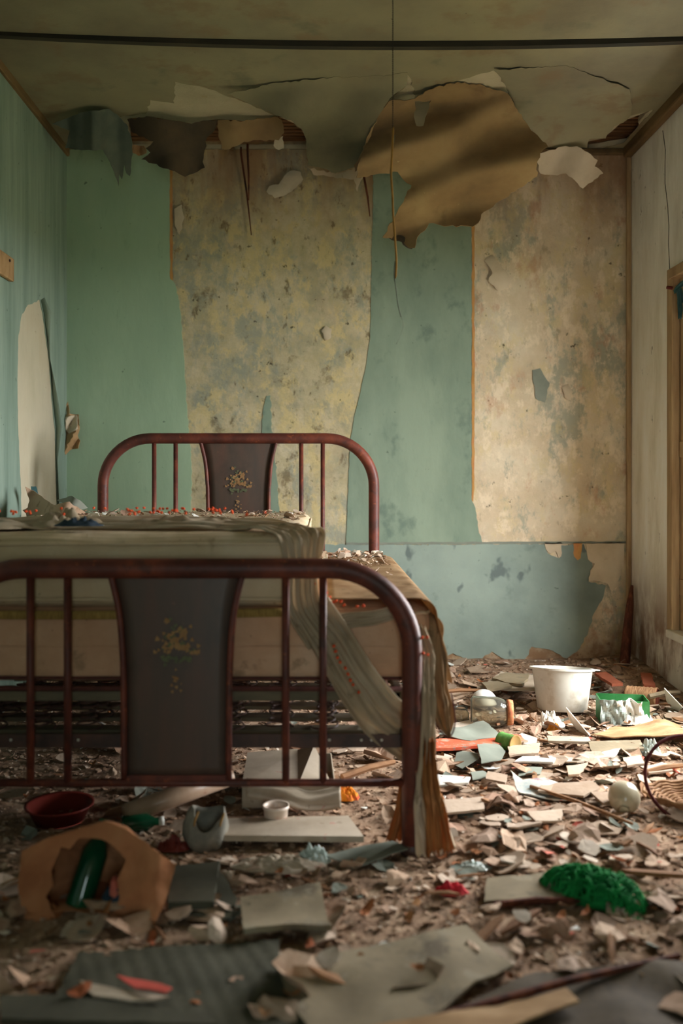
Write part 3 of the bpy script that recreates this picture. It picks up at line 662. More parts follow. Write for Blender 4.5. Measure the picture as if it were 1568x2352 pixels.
# ------------------------------------------------------------------ the bed
BX, BF, BH = -0.424, 2.65, 4.6
bed = thing('iron_bed', 'rusty red iron bed with round tubular head and footboards', 'bed', (BX, BF, 0))
def bed_end(y, ztop, rt, zrail, zpanel, foot):
    hw, rc = 0.685, 0.24
    pts = [(-hw, y, 0.0), (-hw, y, 0.3), (-hw, y, ztop - rc - 0.05)]
    for i in range(13):
        a = PI - PI / 2 * i / 12
        pts.append((-hw + rc + rc * math.cos(a), y, ztop - rc + rc * math.sin(a)))
    pts += [(-0.2, y, ztop), (0.2, y, ztop)]
    for i in range(13):
        a = PI / 2 - PI / 2 * i / 12
        pts.append((hw - rc + rc * math.cos(a), y, ztop - rc + rc * math.sin(a)))
    pts += [(hw, y, ztop - rc - 0.05), (hw, y, 0.3), (hw, y, 0.0)]
    MB().tube(pts, rt, 20).obj('footboard_tube' if foot else 'headboard_tube', M['iron'], bed)
    for sx in (-1, 1):
        MB().lathe([(0.001, 0), (rt * 1.15, 0), (rt * 1.15, 0.02), (rt, 0.03)], 16, R3(loc=(sx * hw, y, 0.0))).obj('foot_cap', M['iron_dark'], bed)
    MB().tube([(-hw, y, zrail), (hw, y, zrail)], 0.0115, 10).obj('lower_rail', M['iron'], bed)
    for dx in (0.3175, 0.426):
        for sx in (-1, 1):
            MB().tube([(sx * dx, y, zrail), (sx * dx, y, ztop - rt * 0.6)], 0.0115, 10).obj('spindle', M['iron'], bed)
    top = ztop - rt * 0.8
    prof = [(0.190, top), (0.180, top - 0.04), (0.170, top - 0.085), (0.163, top - 0.135), (0.158, top - 0.2), (0.154, top - 0.3), (0.152, zpanel)]
    for sx in (-1, 1):
        MB().tube(catmull([(sx * q[0], y - 0.004, q[1]) for q in prof], 6), 0.0095, 10).obj('panel_rod', M['iron'], bed)
    n = catmull([(q[0] - 0.004, 0, q[1]) for q in prof], 6); vs = []; fs = []
    for q in n:
        for k in range(9): vs.append((q.x * (k / 4 - 1), y + 0.002 - 0.004 * (1 - (k / 4 - 1) ** 2), q.z))
    for i in range(len(n) - 1):
        for k in range(8): a = i * 9 + k; fs.append((a, a + 9, a + 10, a + 1))
    pn = obj('footboard_panel' if foot else 'headboard_panel', mesh('panel', vs, fs, True), M['iron_panel'], bed)
    solid(pn, 0.003)
    MB().box((-0.15, y - 0.008, zpanel - 0.004), (0.15, y + 0.004, zpanel + 0.012)).obj('panel_strip', M['iron'], bed, smooth=False)
    # faded flower basket transfer on the panel
    zc = ztop - 0.245; rg = random.Random(5)
    vs = []; fs = []; mi = []
    def disc(cx, cz, r, k, nn=6):
        a0 = rg.uniform(0, 6); i0 = len(vs)
        for q in range(nn):
            a = a0 + 2 * PI * q / nn; rr = r * (1.0 if q % 2 else 0.6)
            vs.append((1.4 * (cx + rr * math.cos(a)), y - 0.0052 - 0.00002 * len(fs), zc + 1.5 * (cz - zc + rr * math.sin(a))))
        fs.append(tuple(range(i0, i0 + nn))); mi.append(k)
    for q in range(70):
        u = rg.gauss(0, 0.018); v = abs(rg.gauss(0, 0.022)); disc(u, zc + 0.012 + v - abs(u) * 0.3, rg.uniform(0.003, 0.0075), 0 if rg.random() < .68 else 1)
    for q in range(24):
        u = rg.uniform(-0.045, 0.045); disc(u, zc + 0.012 - 0.01 * abs(u) / 0.04 + rg.gauss(0, .003), rg.uniform(0.003, 0.007), 0)
    for q in range(26):
        u = rg.uniform(-0.03, 0.03); disc(u, zc - 0.012 + rg.gauss(0, .005), rg.uniform(0.003, 0.006), 1)
    for q in range(16): disc(rg.gauss(0, .006), zc - 0.052 + rg.gauss(0, .011), rg.uniform(0.002, 0.005), 0)
    d = obj('flower_decal', mesh('flower_decal', vs, fs, False, (M['decal_orange'], M['decal_green']), mi), None, pn)
bed_end(0.0, 0.829, 0.0295, 0.2045, 0.217, True)
bed_end(BH - BF, 1.295, 0.0270, 0.36, 0.42, False)
for sx in (-1, 1):
    MB().box((sx * 0.66 - 0.004, 0.03, 0.30), (sx * 0.66 + 0.004, BH - BF - 0.03, 0.345)).obj('side_rail', M['iron_dark'], bed, smooth=False)
MB().box((-0.66, 0.05, 0.292), (0.66, 0.056, 0.332)).obj('cross_rail', M['iron_dark'], bed, smooth=False)
for q in (0.42, 0.445, 0.54, 0.57, 0.60, -0.3, -0.5):
    MB().lathe([(0.0045, 0), (0.004, 0.002), (0.0015, 0.003)], 8, R3(PI / 2, 0, 0, (q, 0.05, 0.315))).obj('rivet', M['white_paint'], bed)

# spring base
base = thing('spring_base', 'slatted spring base with wire coils under the mattresses', 'bed base', (BX, BF + 0.07, 0))
bevel(MB().box((-0.66, 0.0, 0.425), (0.66, 0.02, 0.455)).obj('front_border', M['side_wood'], base, smooth=False), 0.004)
MB().tube([(-0.66, -0.004, 0.464), (0.66, -0.004, 0.464)], 0.008, 8).obj('red_edge', M['red_piping'], base)
for sx in (-1, 1):
    MB().box((sx * 0.655 - 0.01, 0, 0.425), (sx * 0.655 + 0.01, 1.8, 0.455)).obj('side_border', M['side_wood'], base, smooth=False)
for i in range(13):
    y = 0.03 + 0.145 * i
    MB().box((-0.66, y, 0.318), (0.66, y + 0.062, 0.33)).obj('slat', M['side_wood'], base, smooth=False)
pts = []
for i in range(73):
    t = i / 72; a = t * 6 * 2 * PI; r = 0.022 + 0.024 * (2 * t - 1) ** 2
    pts.append((r * math.cos(a), r * math.sin(a), 0.332 + 0.098 * t))
cm = mesh('coil_spring', *(lambda q: (q.v, q.f))(MB().tube(pts, 0.0028, 5)), True); cm.materials.append(M['iron_dark'])
for j in range(6):
    for i in range(9):
        o = obj('coil_spring', cm, None, base, (-0.58 + 0.145 * i, 0.06 + 0.145 * j, 0), (0, 0, random.uniform(0, 6)))

# mattresses
def mattress(name, label, x0, x1, y0, y1, z0, z1, m, rad=0.05):
    nx, ny, nz = 44, 44, 8; t = thing(name, label, 'mattress', ((x0 + x1) / 2, y0, z0))
    bm = bmesh.new(); bmesh.ops.create_cube(bm, size=1)
    bmesh.ops.subdivide_edges(bm, edges=bm.edges[:], cuts=30, use_grid_fill=True)
    sx, sy, sz = x1 - x0, y1 - y0, z1 - z0
    for v in bm.verts:
        x, y, z = v.co.x * sx, v.co.y * sy, v.co.z * sz
        hx, hy, hz = sx / 2 - rad, sy / 2 - rad, sz / 2 - rad
        cx, cy, cz = max(-hx, min(hx, x)), max(-hy, min(hy, y)), max(-hz, min(hz, z))
        d = V((x - cx, y - cy, z - cz))
        if d.length > rad: d = d.normalized() * rad
        p = V((cx, cy, cz)) + d
        p.z += 0.008 * noise.noise(V((p.x * 4, p.y * 4, z0 * 7))) * (1 if z > 0 else 0.2)
        p.y += 0.008 * noise.noise(V((p.x * 5, p.z * 9, 4))) ; p.x += 0.006 * noise.noise(V((p.y * 5, p.z * 9, 2)))
        v.co = p + V((0, sy / 2, sz / 2))
    me = bpy.data.meshes.new('ticking'); bm.to_mesh(me); bm.free()
    me.polygons.foreach_set('use_smooth', [True] * len(me.polygons))
    obj('ticking', me, m, t)
    def loop(zz, r, mm, nm):
        hx, hy = sx / 2, sy / 2; q = []
        for (cx, cy, a0) in ((hx - rad, sy - rad, 0), (-hx + rad, sy - rad, PI / 2), (-hx + rad, rad, PI), (hx - rad, rad, 1.5 * PI)):
            for k in range(7): a = a0 + PI / 2 * k / 6; q.append((cx + rad * math.cos(a), cy + rad * math.sin(a), zz + 0.004 * noise.noise(V((cx * 9 + k, cy * 5, 1)))))
        MB().tube(q, r, 6, closed=True).obj(nm, mm, t)
    return t, loop
lowm, lp = mattress('lower_mattress', 'wide tan mattress with ticking seams under the pale one', -1.19, 0.325, 2.735, 4.53, 0.472, 0.71, M['mattress_low'], 0.045)
lp(0.02, 0.005, M['red_piping'], 'piping'); lp(0.115, 0.0025, M['mattress_low'], 'seam'); lp(0.215, 0.005, M['mattress'], 'piping')
upm, lp = mattress('upper_mattress', 'thick pale stained mattress lying on top, strewn with plaster', -1.34, -0.055, 2.715, 4.5, 0.70, 0.925, M['mattress'], 0.055)
lp(0.03, 0.005, M['mattress'], 'piping'); lp(0.195, 0.005, M['mattress'], 'piping')
bandl = [(-0.62 + 0.07, 2.713, 0)]
o = ribbon('braid', [V((-0.62, -0.006, -0.012)), V((0.0, -0.008, -0.016)), V((0.585, -0.004, -0.008))], [(0, 0, 0.026)] * 3, M['yellow_band'], upm, 1, 0.002, 6, 10, seed=3)

# ------------------------------------------------------------------ cloths on the bed
cur = thing('sheer_curtain', 'crumpled sheer curtain with orange pompoms draped over the bed corner', 'curtain', (-0.06, 2.7, 0.92))
CO = V(cur.location)
def L(*a): return [p - CO for p in a]
MZ = 0.93
# lying along the front of the top
ribbon('cloth', L(V((-1.30, 3.05, MZ + .012)), V((-1.05, 3.04, MZ + .014)), V((-0.8, 3.02, MZ + .010)), V((-0.5, 3.02, MZ + .014)), V((-0.25, 2.95, MZ + .010)), V((-0.12, 2.82, MZ + .008)), V((-0.062, 2.700, MZ - .01)), V((-0.06, 2.690, MZ - .09)), P(690, 1330, 2.69), P(698, 1400, 2.685), P(755, 1480, 2.69)),
       [(0, .30, .02), (0.0, .30, .02), (0, .26, .03), (0.02, .30, .02), (0.10, .24, .02), (0.16, .12, 0.0), (0.14, .05, .02), (0.11, .0, .02), (0.10, 0, .02), (0.11, .0, .01), (0.12, 0, .03)], M['sheer'], cur, 5, 0.006, 60, 10, seed=5)
# the diagonal drape towards the foot post
ribbon('cloth', L(P(712, 1390, 2.70), P(762, 1470, 2.69), P(815, 1560, 2.685), P(870, 1635, 2.69), P(925, 1685, 2.72), P(960, 1720, 2.73)), [(0.11, 0, 0.05), (0.11, 0, .06), (0.10, 0, .09), (0.085, 0, .12), (0.07, 0, .12), (0.05, 0, .1)], M['sheer'], cur, 3, 0.009, 36, 9, seed=6)
# slung over the front edge of the lower mattress
ribbon('cloth', L(P(745, 1440, 2.71), P(800, 1425, 2.715), P(860, 1418, 2.715), P(930, 1400, 2.72)), [(0, 0, .07), (0, 0, .05), (0, 0, .045), (0, 0, .04)], M['sheer'], cur, 2, 0.006, 18, 8, seed=7)
# crumpled heap on the far left
def heap(name, cx, cy, rx, ry, h, m, parent, seed, zz, smooth=True):
    fq = min(40, 2.6 / rx)
    vs = []; fs = []; nr, na = 16, 48
    for i in range(nr + 1):
        for k in range(na):
            t = i / nr; a = 2 * PI * k / na
            rr = t * (1 + 0.18 * noise.noise(V((math.cos(a) * 2, math.sin(a) * 2, seed))))
            x, y = rx * rr * math.cos(a), ry * rr * math.sin(a)
            q = abs(noise.noise(V((x * fq, y * fq * 1.3, seed)))) + 0.7 * abs(noise.noise(V((x * fq * 2.3, y * fq * 2.6, seed + 3))))
            vs.append(V((cx + x, cy + y, zz + h * (1 - t * t) * (0.45 + q) + 0.003)))
    for i in range(nr):
        for k in range(na):
            l = (k + 1) % na; fs.append((i * na + k, i * na + l, (i + 1) * na + l, (i + 1) * na + k))
    return solid(obj(name, mesh(name, vs, fs, smooth), m, parent), 0.002)
for (cx, cy, rx, ry, h, sd) in ((-1.12, 2.98, .20, .16, .034, 51), (-0.86, 3.02, .16, .12, .045, 52), (-0.46, 3.06, .24, .09, .03, 53)):
    o = heap('cloth_fold', cx - CO.x, cy - CO.y, rx, ry, h, M['sheer'], cur, sd, MZ - CO.z)
blue = heap('blue_rag', 0, 0, .075, .04, .022, M['blue_cloth'], None, 57, 0.0)
blue.location = (-0.755, 2.82, MZ + 0.012); tag(blue, 'dark blue crumpled rag on the front edge of the mattress', 'rag')
# hanging down outside the foot post
ribbon('hanging_cloth', L(P(965, 1440, 2.70), P(980, 1500, 2.69), P(982, 1560, 2.66), P(982, 1650, 2.65), P(980, 1760, 2.64), P(985, 1860, 2.63), P(1005, 1960, 2.62)), [(0.03, 0, 0), (0.04, .02, 0), (0.045, .03, 0), (0.05, .03, 0), (0.06, .04, 0), (0.09, .05, 0), (0.12, .05, 0)], M['sheer'], cur, 3, 0.008, 30, 8, seed=8, rag=0.012)
ribbon('hanging_lining', L(P(985, 1700, 2.645), P(988, 1780, 2.63), P(1000, 1860, 2.60), P(1012, 1958, 2.585)), [(0.03, .01, 0), (0.05, .02, 0), (0.06, .02, 0), (0.08, .02, 0)], M['orange_cloth'], cur, 3, 0.010, 30, 8, seed=9, rag=0.012)
ribbon('hanging_lining', L(P(935, 1780, 2.70), P(928, 1850, 2.70), P(915, 1930, 2.69)), [(0.03, .01, 0), (0.05, .02, 0), (0.07, .02, 0)], M['orange_cloth'], cur, 2, 0.008, 20, 8, seed=19, rag=0.01)
pm = bmesh.new(); bmesh.ops.create_icosphere(pm, subdivisions=1, radius=0.0062)
for v in pm.verts: v.co *= random.uniform(0.75, 1.2)
pmm = bpy.data.meshes.new('pompom'); pm.to_mesh(pmm); pm.free(); pmm.materials.append(M['pompom'])
pp = []
for q in ((722, 1340), (719, 1360), (721, 1376), (750, 1362), (757, 1372), (772, 1380), (783, 1382), (790, 1390), (820, 1393), (835, 1392), (745, 1356), (765, 1384), (730, 1390)): pp.append(P(q[0], q[1], 2.70))
for q in ((771, 1496), (775, 1510), (781, 1521), (793, 1535), (799, 1548), (805, 1563), (811, 1573), (824, 1590), (766, 1484)): pp.append(P(q[0], q[1], 2.665))
for q in ((969, 1465), (981, 1464), (972, 1500), (982, 1504)): pp.append(P(q[0], q[1], 2.64))
rg = random.Random(3)
for i in range(62):
    x = rg.choice([rg.uniform(-0.66, -0.28), rg.uniform(-0.66, -0.28), rg.uniform(-1.2, -0.95), rg.uniform(-0.95, -0.15)])
    pp.append(V((x, rg.uniform(2.93, 3.16) if x < -0.3 else 2.80, MZ + rg.uniform(0.045, 0.062))))
for p in pp: obj('pompom', pmm, None, cur, p - CO, (rg.uniform(0, 6), rg.uniform(0, 6), 0))

# tan sheet over the right edge of the lower mattress
sh = thing('tan_bed_sheet', 'tan bed sheet hanging in a point over the mattress right edge', 'sheet', (0.33, 2.75, 0.7))
SO = V(sh.location); vs = []; fs = []; nu, nv = 46, 40
for i in range(nu + 1):
    u = i / nu; y = 2.74 + 1.55 * u
    zb = 0.46 + 0.04 * s(u * 14)
    for j in range(nv + 1):
        v = j / nv
        if v < 0.35: x = 0.02 + 0.30 * (v / 0.35); z = 0.726 + 0.006 * noise.noise(V((x * 9, y * 9, 1)))
        else:
            q = (v - 0.35) / 0.65; a = min(1, q / 0.25) * PI / 2
            fall = max(0, (q - 0.25) / 0.75)
            x = 0.305 + 0.042 * s(a) + 0.04 * fall * (1 - u) ** 3 + 0.014 * fall * s(u * 60 + 2 * fall) ; z = 0.675 + 0.05 * math.cos(a) - (0.675 - zb) * fall
            y2 = y + 0.01 * fall * s(u * 40)
        vs.append(V((x, y + (0.10 * max(0, (v - 0.5)) if u < 0.1 else 0.03 * v), z)) - SO)
for i in range(nu):
    for j in range(nv):
        a = i * (nv + 1) + j; fs.append((a, a + nv + 1, a + nv + 2, a + 1))
solid(obj('cloth', mesh('cloth', vs, fs, True), M['sheet_tan'], sh), 0.0015)
ribbon('hanging_corner', [P(*q) - SO for q in ((955, 1395, 2.80), (985, 1430, 2.78), (1000, 1500, 2.77), (1006, 1580, 2.76), (1016, 1640, 2.755), (1030, 1692, 2.75))], [(.10, .06, -.04), (.09, .05, -.03), (.065, .03, 0), (.060, .02, 0), (.074, .02, 0), (.008, 0, 0)], M['sheet_tan'], sh, 2, 0.009, 26, 10, seed=23)
MB().tube(catmull([P(*q) - SO for q in ((978, 1560, 2.742), (986, 1600, 2.742), (992, 1640, 2.74), (1008, 1675, 2.74), (1030, 1694, 2.745), (1043, 1672, 2.75), (1044, 1640, 2.75), (1036, 1590, 2.755))], 6), 0.0025, 5).obj('red_hem', M['red_piping'], sh)

# curled wallpaper lying at the head of the bed by the left wall
cw = thing('curled_wallpaper', 'curled tan wallpaper peel on the bed by left wall', 'paper', (-1.3, 4.15, 0.93))
CW = V(cw.location)
def curl(px, py):
    return P(px, py, 4.18 - 0.10 * sm(60, 150, px) + 0.10 * s((px - 50) * .035 + (py - 1100) * .02)) - CW
sheet('paper', [(58, 1118), (82, 1130), (112, 1152), (125, 1160), (160, 1152), (165, 1158), (190, 1172), (200, 1182), (185, 1192), (150, 1196), (100, 1200), (66, 1198), (60, 1180), (52, 1172), (64, 1166), (68, 1150)], curl, M['paper'], cw, step=6, jit=1.2, thick=0.003, seed=60)
sheet('paper', [(116, 1150), (150, 1140), (172, 1152), (188, 1168), (170, 1172), (140, 1162)], lambda x, y: curl(x, y) + V((0, .1, 0)), M['scrap_green'], cw, step=6, jit=1.2, thick=0.003, seed=61)
sheet('paper', [(46, 1118), (58, 1118), (68, 1150), (64, 1168), (52, 1174), (62, 1200), (50, 1205)], lambda x, y: curl(x, y) + V((0, .16, 0)), M['teal_rag'], cw, step=6, jit=0.6, thick=0.003, seed=62)

# ------------------------------------------------------------------ pull chain
ch = thing('pull_chain', 'black ball chain with taped frayed cord hanging from ceiling', 'pull chain', (0.248, 3.2, ZC))
b = MB(); z0 = P(0, 292, 3.2).z - ZC
ico = bmesh.new(); bmesh.ops.create_icosphere(ico, subdivisions=1, radius=0.0027)
iv = [v.co.copy() for v in ico.verts]; fi = [tuple(v.index for v in f.verts) for f in ico.faces]; ico.free()
z = 0.0
while z > z0: b.add([v + V((0, 0, z)) for v in iv], fi); z -= 0.0064
b.tube([(0, 0, 0), (0, 0, z0)], 0.0008, 4); b.obj('ball_chain', M['cord'], ch)
MB().lathe([(0.001, -0.03), (0.02, -0.025), (0.04, -0.005), (0.04, 0.0)], 20).obj('ceiling_rose', M['white_paint'], ch)
def cl(*q): return [P(a, c, 3.2) - V(ch.location) for a, c in q]
MB().tube(catmull(cl((903, 292), (900, 350), (898, 400), (901, 450), (903, 500), (907, 550), (910, 600), (908, 640)), 4), [0.0025] + [0.0042] * 27 + [0.0015], 6).obj('taped_cord', M['tape'], ch)
MB().tube(catmull(cl((906, 310), (896, 390), (899, 430), (905, 520), (909, 560)), 4), 0.0014, 5).obj('strand', M['strand'], ch)
MB().tube(catmull(cl((907, 600), (905, 630), (909, 660), (914, 700), (921, 728)), 4), 0.0022, 5).obj('strand', M['strand'], ch)
MB().tube(catmull(cl((921, 726), (926, 745), (920, 770), (910, 790)), 4), 0.0008, 4).obj('strand', M['strand'], ch)

# leaning stick in the right corner
st = thing('leaning_stick', 'dark red wooden stick leaning in the right corner', 'stick', (1.76, 5.2, 0.03))
SL = V(st.location)
b = MB().tube([P(1432, 1540, 5.05) - SL, P(1440, 1450, 5.12) - SL, P(1446, 1390, 5.16) - SL, P(1451, 1345, 5.2) - SL], [0.030, 0.027, 0.022, 0.008], 7); b.obj('stick', M['stick'], st)

# ------------------------------------------------------------------ objects on the floor
def on(px, py, z=0.0):
    p = F(px, py, z); p.z = hf(p.x, p.y); return p
# white tub
p = on(1305, 1648); t = thing('plastic_tub', 'white plastic tub standing on the rubble near back wall', 'tub', p + V((0, 0.11, 0.0)), (math.radians(-8), math.radians(2), 0))
tb = MB().lathe([(0.001, 0.002), (0.108, 0.002), (0.114, 0.012), (0.138, 0.186), (0.150, 0.188), (0.150, 0.197), (0.136, 0.198), (0.130, 0.185), (0.106, 0.016), (0.001, 0.014)], 40).obj('body', M['tub'], t); autosmooth(tb, 50)
bevel(MB().box((0.14, -0.02, 0.188), (0.175, 0.02, 0.194)).obj('lug', M['tub'], t, smooth=False), 0.004)
# glass jar on its side
p = on(1138, 1676); t = thing('glass_jar', 'dusty glass jar lying on its side with rusty ring', 'jar', p + V((-0.1, 0.06, 0.066)), (0, PI / 2, -0.12))
jb = MB().lathe([(0.001, 0.0), (0.055, 0.0), (0.066, 0.012), (0.066, 0.115), (0.058, 0.14), (0.048, 0.155), (0.048, 0.175), (0.044, 0.175), (0.044, 0.155), (0.054, 0.138), (0.062, 0.113), (0.062, 0.014), (0.052, 0.005), (0.001, 0.005)], 36).obj('glass', M['glass'], t)
MB().lathe([(0.047, 0.158), (0.056, 0.158), (0.056, 0.17), (0.052, 0.184), (0.045, 0.184), (0.045, 0.158)], 36).obj('ring', M['gold_rim'], t)
p = on(1120, 1640); t = MB().lathe([(0.062 * math.cos(a * PI / 24), 0.062 * math.sin(a * PI / 24)) for a in range(0, 13)], 30).obj('white_bowl', M['globe_white'], None, loc=p + V((0, 0.10, 0.03)))
tag(t, 'white upturned round bowl behind the glass jar', 'bowl')
# second dusty jar beside it
p = on(1062, 1672); t = thing('small_glass_jar', 'small square glass jar standing between sheet and large jar', 'jar', p + V((0, 0.05, 0)))
MB().lathe([(0.001, 0), (0.035, 0), (0.037, 0.01), (0.037, 0.06), (0.03, 0.07), (0.03, 0.085), (0.027, 0.085), (0.027, 0.07), (0.033, 0.058), (0.033, 0.01), (0.001, 0.006)], 24).obj('glass', M['glass'], t)
# ribbed clay cup lying
p = on(1440, 1622); t = thing('wicker_pot', 'brown cane wrapped pot lying on its side near corner', 'pot', p + V((0, 0.02, 0.05)), (0, PI / 2, -0.55))
prof = [(0.001, 0)]
for i in range(15): prof += [(0.043 + 0.0004 * i + (0.004 if i % 2 else 0), 0.009 * i)]
prof += [(0.052, 0.135), (0.052, 0.145), (0.046, 0.145), (0.040, 0.02), (0.001, 0.012)]
MB().lathe(prof, 28).obj('body', M['wicker'], t); MB().lathe([(0.0455, 0.140), (0.0455, 0.147), (0.038, 0.022), (0.001, 0.016)], 28).obj('lining', M['terracotta'], t)
# green carton
p = on(1437, 1664); t = thing('green_carton', 'open green printed carton under grey plastic wrap', 'carton', p + V((0, 0.05, 0.0)), (0, 0, -0.15))
b = MB(); W, D, H, q = 0.105, 0.07, 0.105, 0.003
b.box((-W, -D, 0), (W, D, q)); b.box((-W, -D, 0), (W, -D + q, H)); b.box((-W, D - q, 0), (W, D, H)); b.box((-W, -D, 0), (-W + q, D, H)); b.box((W - q, -D, 0), (W, D, H)); b.obj('box', M['green_card'], t, smooth=False)
def wrap(nm, x0, x1, z0, z1, yy, m, sd):
    vs = []; fs = []; n = 14
    for i in range(n + 1):
        for j in range(n + 1):
            x = x0 + (x1 - x0) * i / n; z = z0 + (z1 - z0) * j / n
            vs.append((x + .01 * noise.noise(V((x * 20, z * 20, sd))), yy + 0.03 * noise.noise(V((x * 26, z * 26, sd))) - 0.01 * abs(s(x * 90 + z * 40)), z + 0.012 * noise.noise(V((x * 30, 3, sd)))))
    for i in range(n):
        for j in range(n): a = i * (n + 1) + j; fs.append((a, a + n + 1, a + n + 2, a + 1))
    return solid(obj(nm, mesh(nm, vs, fs, False), m, t), 0.0015)
wrap('wrap', -0.11, 0.0, 0.0, 0.112, -0.085, M['grey_wrap'], 4); wrap('wrap', -0.04, 0.07, 0.05, 0.112, -0.082, M['white_scrap'], 5)
# crumpled things built as heaps
def rubbish(name, label, cat, px, py, rx, ry, h, m, sd, group=None, dy=0):
    o = heap(name, 0, 0, rx, ry, h, m, None, sd, 0.0, False); p = on(px, py)
    o.location = p + V((0, ry * 0.8 + dy, 0.006)); return tag(o, label, cat, group)
rubbish('plastic_bag', 'white crumpled plastic bag in front of green carton', 'bag', 1467, 1672, .08, .05, .075, M['white_scrap'], 70)
rubbish('plastic_bag', 'white crumpled plastic wrap in front of white tub', 'bag', 1268, 1676, .065, .04, .06, M['white_scrap'], 71)
rubbish('amber_cap', 'amber plastic cup piece before white tub', 'cup', 1275, 1684, .035, .02, .03, M['amber'], 72)
rubbish('red_rag', 'bright red knotted rag in the right foreground', 'rag', 1038, 2066, .045, .02, .03, M['red_cloth'], 73)
rubbish('clear_wrapper', 'clear crumpled plastic wrapper at right under the green carton', 'wrapper', 1497, 1738, .045, .03, .06, M['plastic_clear'], 74)
rubbish('paper_heap', 'pale crumpled paper heap lit in front of the footboard', 'paper', 640, 2010, .13, .06, .022, M['carton'], 75)
rubbish('orange_flowers', 'orange and red plastic flower bundle under the bed', 'flowers', 795, 1845, .045, .03, .05, M['twine_orange'], 76)
rubbish('red_cloth_scrap', 'dull red cloth scrap beside grey felt pouch', 'rag', 395, 1962, .05, .025, .035, M['red_plastic'], 77)
rubbish('clear_wrapper', 'bluish plastic wrapper on the pale paper heap', 'wrapper', 720, 1990, .05, .03, .04, M['plastic_clear'], 78)
rubbish('clear_wrapper', 'small clear wrapper lying below glass globe to its left', 'wrapper', 1085, 2000, .06, .03, .015, M['plastic_clear'], 79)

# flat boards, cards and sheets
def slab(name, label, cat, pts, z, th, m, warp=0.0, sd=1, group=None, step=0.03, lift=None, jit=0.003):
    "flat piece given by the measured floor points of its outline"
    W = [F(px, py, z) for px, py in pts]; c = sum(W, V()) / len(W); c.z = 0
    out = [(q.x - c.x, q.y - c.y) for q in W]
    base = hf(c.x, c.y)
    def f(x, y):
        zz = z + warp * noise.noise(V((x * 7, y * 7, sd))) + (lift(x, y) if lift else 0)
        return V((x, y, zz - base * 0))
    o = sheet(name, out, f, m, None, step=step, jit=jit, thick=th, seed=sd, smooth=warp > 0)
    o.location = c; return tag(o, label, cat, group)
slab('printed_board', 'orange printed board lying beside the bed on rubble', 'board', [(992, 1702), (1090, 1692), (1195, 1690), (1205, 1702), (1140, 1712), (998, 1722)], 0.03, 0.012, M['board_orange'], 0.004, 81)
slab('shelf_board', 'long white board under the footboard with cup on it', 'board', [(495, 1925), (835, 1928), (800, 1880), (520, 1886)], 0.03, 0.018, M['carton'], 0.0, 82, jit=0)
slab('grey_sheet', 'dark grey sheet lying in front of the foot post', 'sheet', [(740, 1962), (820, 1984), (940, 1950), (900, 1935), (830, 1945)], 0.022, 0.003, M['scrap_green'], 0.012, 83)
slab('card_sheet', 'flat beige cardboard rectangle left of the green yarn', 'cardboard', [(1118, 2018), (1275, 2005), (1300, 2062), (1112, 2070)], 0.022, 0.004, M['card_pale'], 0.006, 84)
slab('large_card', 'large pale card panel across the bottom foreground', 'cardboard', [(630, 2218), (1070, 2128), (1180, 2215), (1090, 2260), (1010, 2330), (735, 2420)], 0.03, 0.006, M['card_pale'], 0.014, 85)
slab('corrugated_card', 'dark grey corrugated card in the left foreground', 'cardboard', [(180, 2190), (640, 2160), (640, 2225), (735, 2420), (60, 2420)], 0.018, 0.006, M['card_grey'], 0.006, 86, lift=lambda x, y: 0.0011 * s((x + 0.4 * y) * 160), step=0.012)
slab('brown_card', 'brown cardboard sheet sloping in the bottom right foreground', 'cardboard', [(1010, 2330), (1230, 2240), (1568, 2215), (1700, 2330), (1560, 2470), (1000, 2480)], 0.024, 0.006, M['card_brown'], 0.03, 87)
slab('brown_card', 'brown cardboard strip at the bottom below large card', 'cardboard', [(780, 2370), (1010, 2330), (1300, 2270), (1330, 2300), (1050, 2400), (800, 2440)], 0.045, 0.005, M['cardboard'], 0.012, 88)
slab('curved_card', 'tan cardboard strip curving along the right edge floor', 'cardboard', [(1358, 1688), (1400, 1668), (1470, 1662), (1568, 1665), (1640, 1690), (1600, 1700), (1480, 1690)], 0.03, 0.005, M['cardboard'], 0.04, 89)
slab('lath_board', 'pale flat board in front of the tub and carton', 'board', [(1350, 1705), (1470, 1702), (1478, 1722), (1360, 1730)], 0.03, 0.010, M['card_pale'], 0.0, 90)
slab('lath_board', 'pale thin board left of the pale flat one', 'board', [(1255, 1692), (1350, 1695), (1356, 1706), (1258, 1704)], 0.03, 0.010, M['carton'], 0.0, 91)
slab('magazine', 'open coloured magazine bent on the rubble right of bed', 'magazine', [(1172, 1775), (1200, 1792), (1250, 1788), (1330, 1812), (1322, 1830), (1250, 1826), (1195, 1822)], 0.03, 0.004, M['magazine'], 0.03, 92)
slab('notebook', 'open weathered notebook in the middle foreground', 'book', [(552, 2060), (735, 2040), (760, 2130), (680, 2128), (560, 2148)], 0.035, 0.014, M['card_pale'], 0.02, 93)
slab('notebook_page', 'loose curled page on the left foreground beside notebook', 'paper', [(425, 2010), (500, 2000), (545, 2060), (530, 2110), (420, 2100)], 0.02, 0.004, M['card_grey'], 0.02, 94)
slab('grey_box_lid', 'grey flat box lid beside the brown paper bag', 'box', [(385, 2080), (400, 1995), (505, 1985), (490, 2080)], 0.035, 0.02, M['card_grey'], 0.004, 95)
slab('wrapper_leaflet', 'red and white folded leaflet in the left foreground', 'leaflet', [(185, 2248), (270, 2270), (390, 2285), (300, 2300), (215, 2288)], 0.035, 0.004, M['carton'], 0.02, 96)
slab('red_leaflet', 'small red paper above the folded white leaflet', 'leaflet', [(268, 2235), (330, 2250), (395, 2275), (380, 2285), (310, 2268)], 0.045, 0.003, M['scrap_red'], 0.015, 97)
